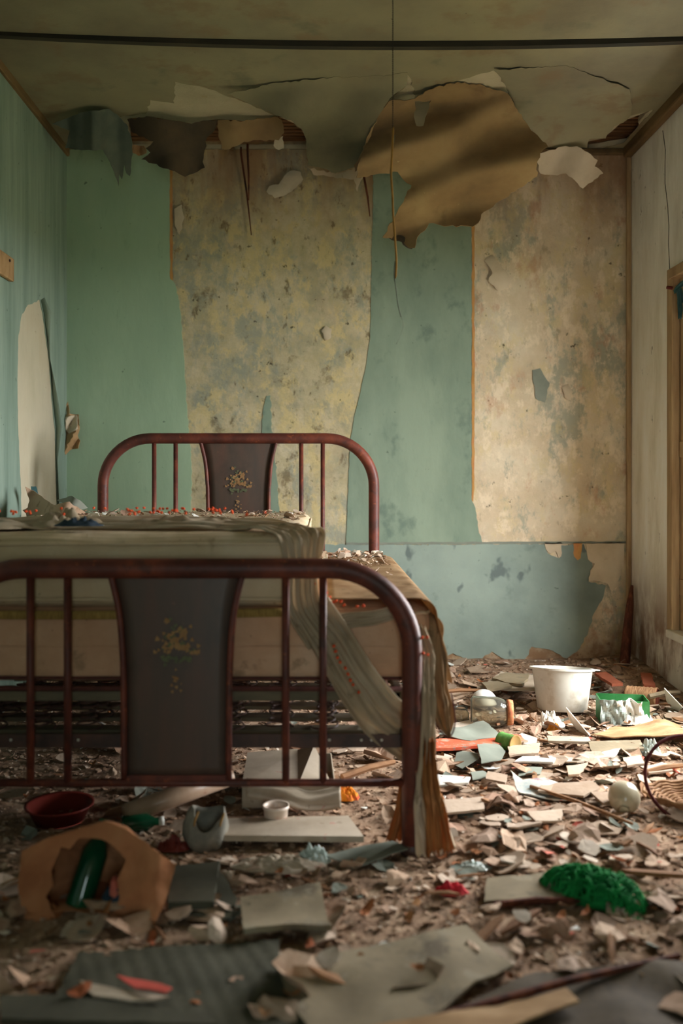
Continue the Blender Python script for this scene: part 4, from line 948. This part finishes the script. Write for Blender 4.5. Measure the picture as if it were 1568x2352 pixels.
slab('blue_strip', 'long dark board across the bottom left edge', 'board', [(0, 2290), (120, 2290), (480, 2335), (500, 2360), (0, 2345)], 0.03, 0.012, M['card_grey'], 0.004, 98)
for i, (pts, z) in enumerate([([(1000, 1690), (1050, 1668), (1110, 1662), (1150, 1690), (1080, 1700)], .04), ([(1048, 1730), (1095, 1722), (1100, 1745), (1062, 1758), (1040, 1748)], .03), ([(1095, 1722), (1140, 1705), (1160, 1725), (1150, 1745), (1105, 1752)], .04), ([(1190, 1765), (1245, 1760), (1240, 1775), (1190, 1778)], .025), ([(1080, 1775), (1110, 1765), (1120, 1782), (1085, 1788)], .02)]):
    slab('green_sheet', 'grey green wallpaper sheet crumpled on rubble beside bed', 'paper', pts, z, 0.003, M['scrap_green'], 0.03, 100 + i, 'grey green sheets beside the bed')
for i, (pts, m) in enumerate([([(1242, 1820), (1260, 1800), (1365, 1795), (1378, 1812), (1340, 1832)], 'flake'), ([(1355, 1822), (1410, 1820), (1408, 1850), (1385, 1848)], 'flake'), ([(1270, 1805), (1262, 1822), (1235, 1818), (1245, 1800)], 'flake'), ([(1300, 1760), (1350, 1752), (1330, 1780), (1305, 1782)], 'flake'), ([(1350, 1735), (1425, 1722), (1410, 1738), (1370, 1742)], 'white_scrap'), ([(1165, 1715), (1240, 1708), (1236, 1732), (1170, 1738)], 'flake'), ([(1200, 1740), (1280, 1735), (1270, 1752), (1180, 1752)], 'white_scrap'), ([(1430, 1742), (1470, 1735), (1480, 1755), (1440, 1762)], 'flake'), ([(1000, 1838), (1110, 1832), (1112, 1862), (1020, 1872)], 'flake'), ([(1120, 1775), (1165, 1782), (1160, 1798), (1115, 1790)], 'flake'), ([(1470, 1760), (1530, 1755), (1545, 1772), (1490, 1778)], 'flake'), ([(1000, 1780), (1080, 1785), (1075, 1800), (1005, 1805)], 'white_scrap'), ([(1210, 1868), (1290, 1860), (1290, 1885), (1230, 1888)], 'flake')]):
    slab('plaster_slab', 'large flat plaster slab on rubble between bed and window', 'plaster', pts, 0.03, 0.007, M[m], 0.006, 120 + i, 'large plaster slabs right of the bed')
# tilted white plaster board pile by the wall
for i, (pts, z) in enumerate([([(1095, 1580), (1150, 1548), (1245, 1552), (1260, 1568), (1235, 1585), (1155, 1582)], .06), ([(1130, 1560), (1160, 1548), (1215, 1552), (1200, 1575)], .075), ([(1105, 1572), (1165, 1560), (1175, 1578), (1120, 1588)], .07)]):
    slab('broken_board', 'broken white plasterboard piece piled against the back wall', 'plasterboard', pts, z, 0.012, M['carton' if i == 0 else 'card_pale'], 0.01, 140 + i, 'broken plasterboard by the back wall', jit=0.008)
slab('wooden_plank', 'short brown plank behind the tub at back wall', 'plank', [(1365, 1548), (1392, 1546), (1430, 1572), (1405, 1574)], .06, 0.014, M['brick'], 0.0, 144)
slab('wooden_plank', 'red brown plank piece in the back right corner', 'plank', [(1470, 1548), (1495, 1550), (1505, 1578), (1478, 1575)], .07, 0.014, M['brick'], 0.01, 145)
# torn white triangle and wood frame near window
for i, (a, bb, c, m, lb) in enumerate([((1300, 1625), (1355, 1690), (1328, 1680), 'white_scrap', 'white torn plastic blade standing before the tub'), ((1525, 1580), (1568, 1625), (1550, 1640), 'white_scrap', 'white torn board edge at the right frame edge')]):
    Y = 3.9 if i == 0 else 4.2
    A, B2, C2 = P(a[0], a[1], Y), P(bb[0], bb[1], Y - .05), P(c[0], c[1], Y + .05)
    ct = V((B2.x, B2.y, 0.02))
    o = obj('torn_board', mesh('torn_board', [A - ct, B2 - ct, C2 - ct, (A + C2) / 2 + V((-.012, .01, 0)) - ct], [(0, 1, 2), (0, 2, 3)]), M[m], None, ct); solid(o, 0.004); tag(o, lb, 'board')
# flat stick on rubble
def stick(name, label, a, bb, r, m, za=.03, zb=.03):
    p, q = F(*a, za), F(*bb, zb); c = V((p.x, p.y, 0))
    o = MB().tube([p - c, (p + q) / 2 - c + V((0, 0, .006)), q - c], [r, r * 1.05, r * .8], 6).obj(name, m, None, False, c); return tag(o, label, 'stick')
stick('thin_lath', 'thin brown lath lying diagonally beside the glass globe', (1218, 1806), (1452, 1892), .006, M['splinter'])
stick('thin_lath', 'dark bent stick along the right foreground cardboard', (1010, 2335), (1560, 2195), .008, M['stick'], .04, .03)
stick('thin_lath', 'dark stick lying under the beige cardboard rectangle', (1135, 2078), (1330, 2068), .008, M['stick'], .02, .02)
stick('thin_lath', 'brown lath below the coiled springs beside foot post', (785, 1785), (905, 1750), .012, M['splinter'], .05, .06)
stick('thin_lath', 'rough lath on rubble near the back wall', (1000, 1590), (1110, 1586), .010, M['splinter'], .05, .05)
stick('thin_lath', 'pale lath beside the cane wrapped pot', (1490, 1600), (1560, 1590), .012, M['card_pale'], .07, .08)
stick('thin_lath', 'brown lath under the dark red cane hoop', (1480, 1775), (1568, 1758), .010, M['splinter'], .03, .04)
# tin on its side
p = on(1172, 1728); t = thing('tin_can', 'tin can with green label lying beside orange board', 'tin', p + V((-.03, .05, .036)), (0, PI / 2, -0.9))
MB().lathe([(0.001, 0), (0.033, 0), (0.034, .004), (0.033, .008), (0.033, .07), (0.034, .075)], 26).obj('body', M['label_green'], t); MB().lathe([(0.035, .072), (0.035, .078), (0.032, .076), (0.001, .074)], 26).obj('end', M['lid_tan'], t)
# frosted globe
p = on(1440, 1878); gl = thing('lamp_globe', 'round frosted glass lamp globe lying by the cane hoop', 'lamp globe', p + V((0, .03, 0.052)), (2.2, 0.5, 0))
MB().lathe([(0.014, 0.054), (0.016, 0.05)] + [(0.0505 * math.sin(a * PI / 20), 0.0525 * math.cos(a * PI / 20)) for a in range(2, 20)] + [(0.001, -0.0525)], 32).obj('glass', M['frost'], gl)
# cane hoop and woven mat
p = on(1580, 1870); hp = thing('cane_basket', 'broken cane basket with dark red hoop handle at right', 'basket', p)
HO = V(hp.location); pts = []
for i in range(30):
    a = -0.42 * PI + 1.55 * PI * i / 29
    c = P(1588, 1790, 2.95) - HO
    pts.append((c.x - 0.15 * math.cos(a) , c.y + 0.06 * math.sin(a), c.z + 0.125 * math.sin(a) + 0.003 * noise.noise(V((i, 0, 0)))))
MB().tube(pts, [0.0055 + .001 * (i % 2) for i in range(30)], 7).obj('handle', M['handle_red'], hp)
for k in range(11):
    r = 0.03 + 0.012 * k; q = [(0.02 + r * math.cos(a * PI / 20), 0.03 + 0.75 * r * math.sin(a * PI / 20), 0.012 + 0.05 * (r / 0.15) ** 2 + 0.003 * (-1) ** (a // 2)) for a in range(40)]
    MB().tube(q, 0.0052, 5, closed=True).obj('cane_coil', M['wicker'], hp)
# green yarn
p = on(1380, 2100); yn = thing('green_yarn', 'tangled bright green yarn heap in right foreground', 'yarn', p + V((0, 0.08, 0)), (0, 0, -0.5))
rg = random.Random(11); b = MB(); b2 = MB()
for k in range(240):
    a = rg.uniform(0, 6.28); rr = math.sqrt(rg.random()); x = 0.125 * rr * math.cos(a); y = 0.06 * rr * math.sin(a)
    d = rg.uniform(0, 6.28); pts = []
    for i in range(9):
        top = 0.092 * max(0, 1 - (x / .14) ** 2 - (y / .075) ** 2) ** 0.5
        pts.append((x, y, 0.006 + top * (0.75 + 0.3 * noise.noise(V((x * 30, y * 30, k * .07))))))
        d += rg.uniform(-1.1, 1.1); x += 0.013 * math.cos(d); y += 0.010 * math.sin(d)
        x = max(-.135, min(.135, x)); y = max(-.07, min(.07, y))
    b.tube(pts, 0.0024, 4, cap=False)
b.obj('strands', M['yarn'], yn)
heap('core', 0, 0, .12, .056, .066, M['yarn'], yn, 33, 0.002)
# cream cup, felt pouch, carton, rolled lino
p = on(632, 1912); cpn = thing('cream_cup', 'small cream and pink pot standing on white board', 'pot', p + V((0, .035, 0.022)))
MB().lathe([(0.001, 0), (0.033, 0), (0.036, .004), (0.038, .045), (0.042, .047), (0.042, .056), (0.038, .056), (0.034, .046), (0.031, .01), (0.001, .008)], 30).obj('body', M['cup'], cpn)
p = on(462, 1956); ft = thing('felt_pouch', 'grey felt pouch with open mouth and straw straps', 'pouch', p + V((0, .05, 0)), (0.22, 0.1, 0.3))
vs = []; fs = []; prof = [(0.02, 0), (0.05, .004), (0.064, .03), (0.066, .06), (0.06, .09), (0.050, .112), (0.046, .114), (0.05, .09), (0.054, .06), (0.04, .02), (0.005, .012)]
sg = 36
for r, z in prof:
    for k in range(sg):
        a = 2 * PI * k / sg; q = 1 + 0.16 * noise.noise(V((math.cos(a) * 2, math.sin(a) * 2, z * 14)))
        dip = 0.035 * max(0, math.cos(a - 4.2)) ** 3 * (z / 0.11)
        vs.append((r * q * math.cos(a), r * q * math.sin(a) * 0.9, z * (1 + .12 * math.cos(a * 2)) - dip))
for i in range(len(prof) - 1):
    for k in range(sg): l = (k + 1) % sg; fs.append((i * sg + k, i * sg + l, (i + 1) * sg + l, (i + 1) * sg + k))
fs.append(tuple(reversed(range(sg)))); fs.append(tuple(range((len(prof) - 1) * sg, len(prof) * sg)))
obj('body', mesh('body', vs, fs, True), M['felt'], ft)
for (x, y) in ((-.04, -.02), (.035, -.03)):
    MB().tube(catmull([(x, y, .07), (x - .004, y - .012, .10), (x + .004, y - .004, .128)], 5), .0035, 6).obj('strap', M['straw'], ft)
p = F(660, 1862); cb = thing('white_carton', 'flat white carton box with pink stains under the bed', 'carton', (-0.11, 3.0, hf(-0.11, 3.1)), (0, 0, 0.03))
b = MB(); b.box((-.155, 0, 0), (.155, .37, .004)); b.box((-.155, 0, 0), (.155, .004, .07)); b.box((-.155, .366, 0), (.155, .37, .07)); b.box((-.155, 0, 0), (-.151, .37, .07)); b.box((.151, 0, 0), (.155, .37, .07)); b.obj('box', M['carton'], cb, smooth=False)
for (vsx, nm) in (([(-.156, 0.0, .071), (.03, 0.0, .074), (.03, .37, .085), (-.156, .37, .073)], 'lid_flap'), ([(.03, 0, .074), (.15, .02, .05), (.09, .30, .12), (.03, .36, .085)], 'lid_flap')):
    solid(obj(nm, mesh(nm, vsx, [(0, 1, 2, 3)]), M['carton'], cb), .003)
ribbon('torn_lid', [V((-.14, -.012, .075)), V((-.02, -.02, .058)), V((.07, -.03, .035)), V((.17, -.03, .05))], [(0, .04, .05), (0, .05, .06), (0, .05, .05), (0, .05, .06)], M['carton'], cb, 1, .004, 12, 8, seed=4)
a0, a1 = F(288, 1870, .05), F(470, 1822, .06); a0.z, a1.z = .05, .085; rc0 = V((a0.x, a0.y, 0.02))
rl = thing('lino_roll', 'beige rolled lino tube lying under the footboard', 'roll', rc0)
ax = (a1 - a0); ln = ax.length * 1.35; q = ax.to_track_quat('Z', 'Y').to_matrix().to_4x4()
MB().lathe([(0.0315, 0), (0.031, ln), (0.027, ln), (0.027, 0), (0.0315, 0)], 30, Matrix.Translation(a0 - rc0) @ q).obj('tube', M['roll'], rl)
MB().lathe([(0.0268, 0.02), (0.001, 0.03)], 24, Matrix.Translation(a0 - rc0) @ q).obj('hollow_shade', M['dark_void'], rl)  # dark plug that paints the shade inside the hollow roll
# red basin
p = on(115, 1915); t = MB().lathe([(0.001, 0), (0.075, 0), (0.10, .05), (0.108, .052), (0.108, .058), (0.096, .052), (0.072, .006), (0.001, .005)], 32).obj('red_basin', M['red_plastic'], None, loc=p + V((0, .10, 0)))
tag(t, 'dark red plastic basin behind the brown paper bag', 'basin')
# dark bottle neck near roll
p = on(320, 1925); t = thing('small_bottle', 'small dark glass bottle lying beside the lino roll', 'bottle', p + V((-.06, .03, .025)), (0, PI / 2, .25))
MB().lathe([(0.001, 0), (.024, 0), (.026, .006), (.026, .075), (.012, .10), (.012, .125), (.001, .126)], 22).obj('glass', M['green_glass'], t); MB().lathe([(.0135, .112), (.0135, .128), (.001, .128)], 18).obj('cap', M['white_scrap'], t)
# brown paper bag
BY = 2.24
bgp = P(220, 2130, BY); bagt = thing('paper_bag', 'brown paper bag torn open, spilling rubbish, left foreground', 'bag', (bgp.x, BY, 0.012))
BO = V(bagt.location)
outl = [(58, 2125), (42, 2040), (50, 1955), (110, 1925), (240, 1886), (292, 1906), (345, 1945), (402, 1986), (385, 2050), (356, 2128), (200, 2132)]
hole = [(118, 2000), (140, 1945), (160, 1950), (180, 1925), (235, 1928), (262, 1945), (290, 1975), (282, 1995), (262, 2032), (275, 2058), (268, 2085), (240, 2116), (130, 2112), (105, 2060), (122, 2035)]
def bagf(px, py): return P(px, py, BY + 0.012 * noise.noise(V((px * .02, py * .02, 1))) - 0.03 * sm(300, 350, px) * sm(402, 350, px) + 0.018 * abs(s((px + py) * .02))) - BO
sheet('front', outl, bagf, M['bag'], bagt, [hole], step=12, jit=2, thick=.002, seed=150)
vs = []; fs = []; dn = densify(outl, 14, 1.0, random.Random(3)); n = len(dn); c0 = P(220, 2020, BY) - BO
for i, q in enumerate(dn):
    f0 = bagf(*q)
    for j in range(6):
        tt = j / 5; sc = 1 - 0.5 * tt
        b0 = V((c0.x + (f0.x - c0.x) * sc, f0.y + 0.17 * tt, max(0.004, f0.z * (1 - 0.55 * tt ** 1.5))))
        vs.append(b0 + V((0, 0, 0.012 * noise.noise(V((i * .2, j * .8, 5))) * (1 if 0 < j < 5 else 0))))
for i in range(n):
    l = (i + 1) % n
    for j in range(5): fs.append((i * 6 + j, i * 6 + j + 1, l * 6 + j + 1, l * 6 + j))
fs.append(tuple(i * 6 + 5 for i in range(n)))
solid(obj('sides', mesh('sides', vs, fs, False), M['bag'], bagt), .002)
p = P(178, 2085, 2.30); t = thing('green_bottle', 'green glass bottle sticking out of the paper bag', 'bottle', p, (-0.45, 0.25, 0))
MB().lathe([(0.001, 0), (.031, 0), (.034, .006), (.034, .13), (.026, .155), (.013, .175), (.012, .205), (.015, .207), (.015, .215), (.001, .216)], 26).obj('glass', M['green_glass'], t)
for i, (px, py, m, lb) in enumerate([(190, 2112, 'cup', 'pink and cream crumpled packet in bag mouth'), (262, 2050, 'blue_cloth', 'dark blue printed packet in bag mouth right side'), (265, 2030, 'scrap_red', 'small red packet corner at bag mouth edge'), (120, 2095, 'leaf', 'brown crumpled wrapper at lower left of bag mouth'), (245, 2105, 'blue_cloth', 'dark wrapper under the green bottle')]):
    o = heap('crumpled_packet', 0, 0, .028 if i != 2 else .012, .03, .03, M[m], None, 160 + i, 0, False)
    o.location = P(px, py + 8, 2.27); o.rotation_euler = (0.5, 0, 0); tag(o, lb, 'packet')

# ------------------------------------------------------------------ rubble: counted pieces and crumbs
def flake_mesh(name, n, th, curl, rg, m, asp=1.0, rag=0.35):
    ring = []; sd = rg.random() * 50
    for i in range(n):
        a = 2 * PI * (i + rg.uniform(-.28, .28)) / n
        r = 1 - rag * (0.5 + 0.9 * noise.noise(V((math.cos(a) * 1.3, math.sin(a) * 1.3, sd)))) + rg.uniform(-.10, .10)
        ring.append((r * math.cos(a), r * math.sin(a) * asp))
    ca = rg.uniform(0, PI); ux, uy = math.cos(ca), math.sin(ca); sgn = rg.choice((1, 1, -1))
    def z(x, y):
        d = x * ux + y * uy
        return sgn * curl * d * d + (abs(curl) * 0.4 if sgn < 0 else 0) + curl * .5 * noise.noise(V((x * 2, y * 2, sd)))
    vs = [(x, y, z(x, y) + th / 2) for x, y in ring] + [(x * .5, y * .5, z(x * .5, y * .5) + th / 2) for x, y in ring] + [(0, 0, th / 2 + z(0, 0))]
    N = 2 * n + 1
    vs += [(x * .97, y * .97, z(x, y) - th / 2) for x, y in ring] + [(0, 0, z(0, 0) - th / 2)]
    fs = []
    for i in range(n):
        j = (i + 1) % n
        fs += [(i, j, n + j, n + i), (n + i, n + j, 2 * n), (N + j, N + i, N + n), (j, i, N + i, N + j)]
    me = mesh(name, vs, fs); me.materials.append(M[m]); return me
rg = random.Random(21)
KIND = {
    'plaster_flake': [flake_mesh('plaster_flake', rg.randint(7, 9), .08, rg.uniform(0, .12), rg, 'flake', rg.uniform(.6, 1)) for _ in range(12)],
    'paper_scrap': [flake_mesh('paper_scrap', rg.randint(8, 9), .035, rg.uniform(.25, .8), rg, 'paper', rg.uniform(.5, 1), .45) for _ in range(14)],
    'dry_leaf': [flake_mesh('dry_leaf', rg.randint(6, 8), .03, rg.uniform(.4, 1.0), rg, 'leaf', rg.uniform(.4, .7), .4) for _ in range(8)],
    'wallpaper_scrap': [flake_mesh('wallpaper_scrap', rg.randint(7, 9), .04, rg.uniform(.1, .5), rg, 'scrap_green', rg.uniform(.5, 1), .4) for _ in range(8)],
    'wood_splinter': [flake_mesh('wood_splinter', 6, .10, rg.uniform(0, .1), rg, 'splinter', rg.uniform(.10, .2), .2) for _ in range(6)],
    'red_scrap': [flake_mesh('red_scrap', rg.randint(7, 9), .05, rg.uniform(.2, .7), rg, 'scrap_red', rg.uniform(.4, .9), .4) for _ in range(5)],
    'white_scrap': [flake_mesh('white_scrap', rg.randint(7, 9), .05, rg.uniform(.1, .6), rg, 'white_scrap', rg.uniform(.4, 1), .4) for _ in range(6)],
}
REG = {  # name: x0, x1, y0, y1, words
    'far': (0.35, 1.72, 3.55, 5.15, 'lying on the rubble below the window'),
    'mid': (0.30, 1.45, 2.55, 3.55, 'lying on the rubble right of the footboard'),
    'under': (-1.15, 0.30, 2.72, 4.6, 'lying in the rubble under the bed'),
    'front': (-0.85, 1.05, 1.75, 2.58, 'lying in the dim foreground before the bed'),
}
WORD = {'plaster_flake': ('pale plaster flake', 'plaster'), 'paper_scrap': ('curled tan paper scrap', 'paper'), 'dry_leaf': ('brown dry leaf', 'leaf'), 'wallpaper_scrap': ('grey green wallpaper scrap', 'paper'), 'wood_splinter': ('brown wood splinter', 'wood'), 'red_scrap': ('faded red scrap', 'scrap'), 'white_scrap': ('white plastic scrap', 'scrap')}
def scatter(kind, reg, n, smin, smax, tilt=.2, zoff=.02):
    x0, x1, y0, y1, words = REG[reg]
    for _ in range(n):
        x, y = rg.uniform(x0, x1), rg.uniform(y0, y1)
        if reg == 'front':
            lim = 0.42 * y; x = max(-lim + .05, min(lim, x)) if rg.random() < .9 else x
        sc = smin * (smax / smin) ** (rg.random() ** 1.3)
        if reg == 'front': sc *= 0.8
        o = bpy.data.objects.new(kind, rg.choice(KIND[kind])); COL.objects.link(o)
        o.location = (x, y, hf(x, y) + rg.uniform(.004, zoff)); o.scale = (sc, sc, sc)
        o.rotation_euler = (rg.gauss(0, tilt), rg.gauss(0, tilt), rg.uniform(0, 6.28))
        tag(o, WORD[kind][0] + ' ' + words, WORD[kind][1], WORD[kind][0] + 's ' + words)
for kind, cnt, s0, s1 in (('plaster_flake', (100, 110, 40, 28), .022, .085), ('paper_scrap', (85, 110, 45, 60), .024, .09), ('dry_leaf', (25, 60, 25, 45), .014, .038), ('wallpaper_scrap', (20, 30, 15, 20), .02, .06), ('wood_splinter', (25, 25, 12, 15), .03, .11), ('red_scrap', (10, 22, 8, 10), .012, .04), ('white_scrap', (30, 20, 12, 12), .012, .045)):
    for r_, c_ in zip(('far', 'mid', 'under', 'front'), cnt): scatter(kind, r_, c_, s0, s1)
scatter('paper_scrap', 'front', 45, .05, .11, .22, .03)
scatter('plaster_flake', 'front', 8, .03, .06, .15, .04)
scatter('wood_splinter', 'front', 20, .06, .14, .15, .03)
scatter('dry_leaf', 'front', 40, .02, .05, .2, .05)
# pieces on the mattresses
for i in range(60):
    x, y = rg.uniform(-1.15, -0.08), rg.uniform(3.05, 4.42); sc = rg.uniform(.012, .045)
    k = rg.choice(['plaster_flake', 'plaster_flake', 'paper_scrap', 'white_scrap', 'wood_splinter'])
    o = bpy.data.objects.new(k, rg.choice(KIND[k])); COL.objects.link(o)
    o.location = (x, y, .93 + rg.uniform(.002, .01)); o.scale = (sc,) * 3; o.rotation_euler = (rg.gauss(0, .3), rg.gauss(0, .3), rg.uniform(0, 6))
    tag(o, WORD[k][0] + ' strewn on top of the pale mattress', WORD[k][1], WORD[k][0] + 's on the pale mattress')
for i in range(70):
    x, y = rg.uniform(-0.02, .27), 4.45 - abs(rg.gauss(0, .38)); sc = rg.uniform(.010, .03)
    k = rg.choice(['plaster_flake', 'plaster_flake', 'paper_scrap', 'white_scrap'])
    o = bpy.data.objects.new(k, rg.choice(KIND[k])); COL.objects.link(o)
    o.location = (x, y, .728 + rg.uniform(.002, .02)); o.scale = (sc,) * 3; o.rotation_euler = (rg.gauss(0, .5), rg.gauss(0, .5), rg.uniform(0, 6))
    tag(o, WORD[k][0] + ' piled on the lower mattress beside headboard post', WORD[k][1], WORD[k][0] + 's on the lower mattress')
# every loose piece is told apart by the nearest landmark, its side and its rank there
LM = [('white plastic tub', 1305, 1640), ('glass jar', 1138, 1672), ('orange printed board', 1095, 1708), ('green carton', 1437, 1655), ('tin can', 1172, 1722), ('frosted glass globe', 1440, 1870), ('red cane hoop', 1560, 1850), ('green yarn heap', 1380, 2070), ('red knotted rag', 1038, 2060), ('beige cardboard rectangle', 1205, 2040), ('right foot post', 950, 1955), ('coloured magazine', 1250, 1805), ('cane wrapped pot', 1455, 1610), ('broken plasterboard', 1175, 1575), ('leaning corner stick', 1432, 1540), ('white carton', 660, 1800), ('cream pot', 632, 1905), ('long white board', 760, 1905), ('grey felt pouch', 462, 1945), ('lino roll', 380, 1850), ('brown paper bag', 220, 2110), ('red basin', 115, 1890), ('weathered notebook', 650, 2095), ('large card panel', 880, 2240), ('corrugated card', 440, 2250), ('pale paper heap', 640, 1985), ('pale flat board', 1415, 1715), ('orange flower bundle', 795, 1840), ('thin diagonal lath', 1300, 1838)]
LMP = [(n_, F(a, c)) for n_, a, c in LM]
LMM = [('left headboard post', V((-1.1, 4.5, 0))), ('headboard panel', V((-.42, 4.45, 0))), ('right mattress corner', V((-.08, 4.4, 0))), ('orange pompoms', V((-.45, 3.1, 0))), ('curled wallpaper peel', V((-1.2, 4.1, 0))), ('blue rag', V((-.755, 2.9, 0)))]
LML = [('right headboard post', V((.262, 4.6, 0))), ('pale mattress side', V((-.04, 4.1, 0)))]
ORD = ['nearest', 'second', 'third', 'fourth', 'fifth', 'sixth', 'seventh', 'eighth', 'ninth', 'tenth', 'eleventh', 'twelfth', 'thirteenth', 'fourteenth', 'fifteenth', 'sixteenth', 'seventeenth', 'eighteenth', 'nineteenth', 'twentieth']
def relabel(prefix, words):
    bins = {}
    for o in [q for q in S.objects if q.parent is None and q.get('group') == prefix]:
        lm = LMM if 'pale mattress' in prefix else LML if 'lower mattress' in prefix else LMP
        n_, p = min(lm, key=lambda q: (q[1].x - o.location.x) ** 2 + (q[1].y - o.location.y) ** 2)
        dx, dy = o.location.x - p.x, o.location.y - p.y
        d = ('right of' if dx > 0 else 'left of') if abs(dx) > abs(dy) else ('behind' if dy > 0 else 'before')
        bins.setdefault((n_, d), []).append((math.hypot(dx, dy), o))
    for (n_, d), q in bins.items():
        for i, (_, o) in enumerate(sorted(q, key=lambda z: z[0])):
            RELAB.setdefault((words[0], n_, d), []).append((_, o, words[1]))
RELAB = {}
for g in sorted({q['group'] for q in S.objects if q.get('group')}):
    if ' on the ' not in g and ' in the ' not in g and g != 'large plaster slabs right of the bed': continue
    o = next(q for q in S.objects if q.get('group') == g)
    w0 = o['label'].split(' lying ')[0].split(' strewn ')[0].split(' piled ')[0].split(' on rubble')[0]
    w1 = 'on the pale mattress' if 'pale mattress' in g else 'on the lower mattress' if 'lower mattress' in g else 'on the floor'
    relabel(g, (w0, w1))
for (w0, n_, d), q in RELAB.items():
    for i, (_, o, w1) in enumerate(sorted(q, key=lambda z: z[0])):
        o['label'] = f"{w0} {w1}, {ORD[min(i, 19)]} one {d} the {n_}"
for g, ls in (('grey green sheets beside the bed', ['large grey green sheet lying behind the orange printed board', 'grey green sheet lying below the orange board by hanging cloth', 'grey green sheet lying between orange board and tin can', 'narrow grey green sheet lying left of the coloured magazine', 'smallest grey green sheet lying below the tin can']), ('broken plasterboard by the back wall', ['largest broken white plasterboard piece against the back wall', 'brown broken strip lying on top of the white plasterboard', 'lower brown strip lying on the left of white plasterboard'])):
    for o, l_ in zip([q for q in S.objects if q.get('group') == g], ls): o['label'] = l_

# crumbs nobody could count
def crumbs(name, label, n, place, smin, smax):
    vs = []; fs = []
    for _ in range(n):
        x, y, zb = place(); r = smin * (smax / smin) ** (rg.random() ** 2); k = len(vs)
        a0 = rg.uniform(0, 6.28); tx, ty = rg.gauss(0, .3), rg.gauss(0, .3); m = rg.choice((4, 5, 5)); th = r * rg.uniform(.12, .45)
        for up in (1, 0):
            for i in range(m):
                a = a0 + 2 * PI * i / m; rr = r * (0.75 + .5 * ((i * 7 + k) % 5) / 5)
                dx, dy = rr * math.cos(a), rr * math.sin(a)
                vs.append((x + dx, y + dy, zb + r * .3 + tx * dx + ty * dy + (th if up else 0)))
        fs.append(tuple(range(k, k + m)))
        for i in range(m): j = (i + 1) % m; fs.append((k + j, k + i, k + m + i, k + m + j))
    o = obj(name, mesh(name, vs, fs), M['crumb']); o['kind'] = 'stuff'; o['label'] = label; o['category'] = 'rubble'; return o
def floor_place():
    while True:
        y = 1.7 + 3.55 * rg.random() ** .8; x = rg.uniform(max(XL + .03, -.40 * y), min(XR - .03, .42 * y))
        return x, y, hf(x, y)
crumbs('rubble_crumbs', 'loose crumbs of plaster and dirt covering the floor', 26000, floor_place, .0025, .014)
crumbs('mattress_crumbs', 'fine plaster crumbs scattered over the mattresses', 1400, lambda: (rg.uniform(-1.2, -.08), rg.uniform(2.95, 4.45), .932) if rg.random() < .55 else (rg.uniform(-.03, .29), 4.46 - abs(rg.gauss(0, .42)), .725), .003, .011)
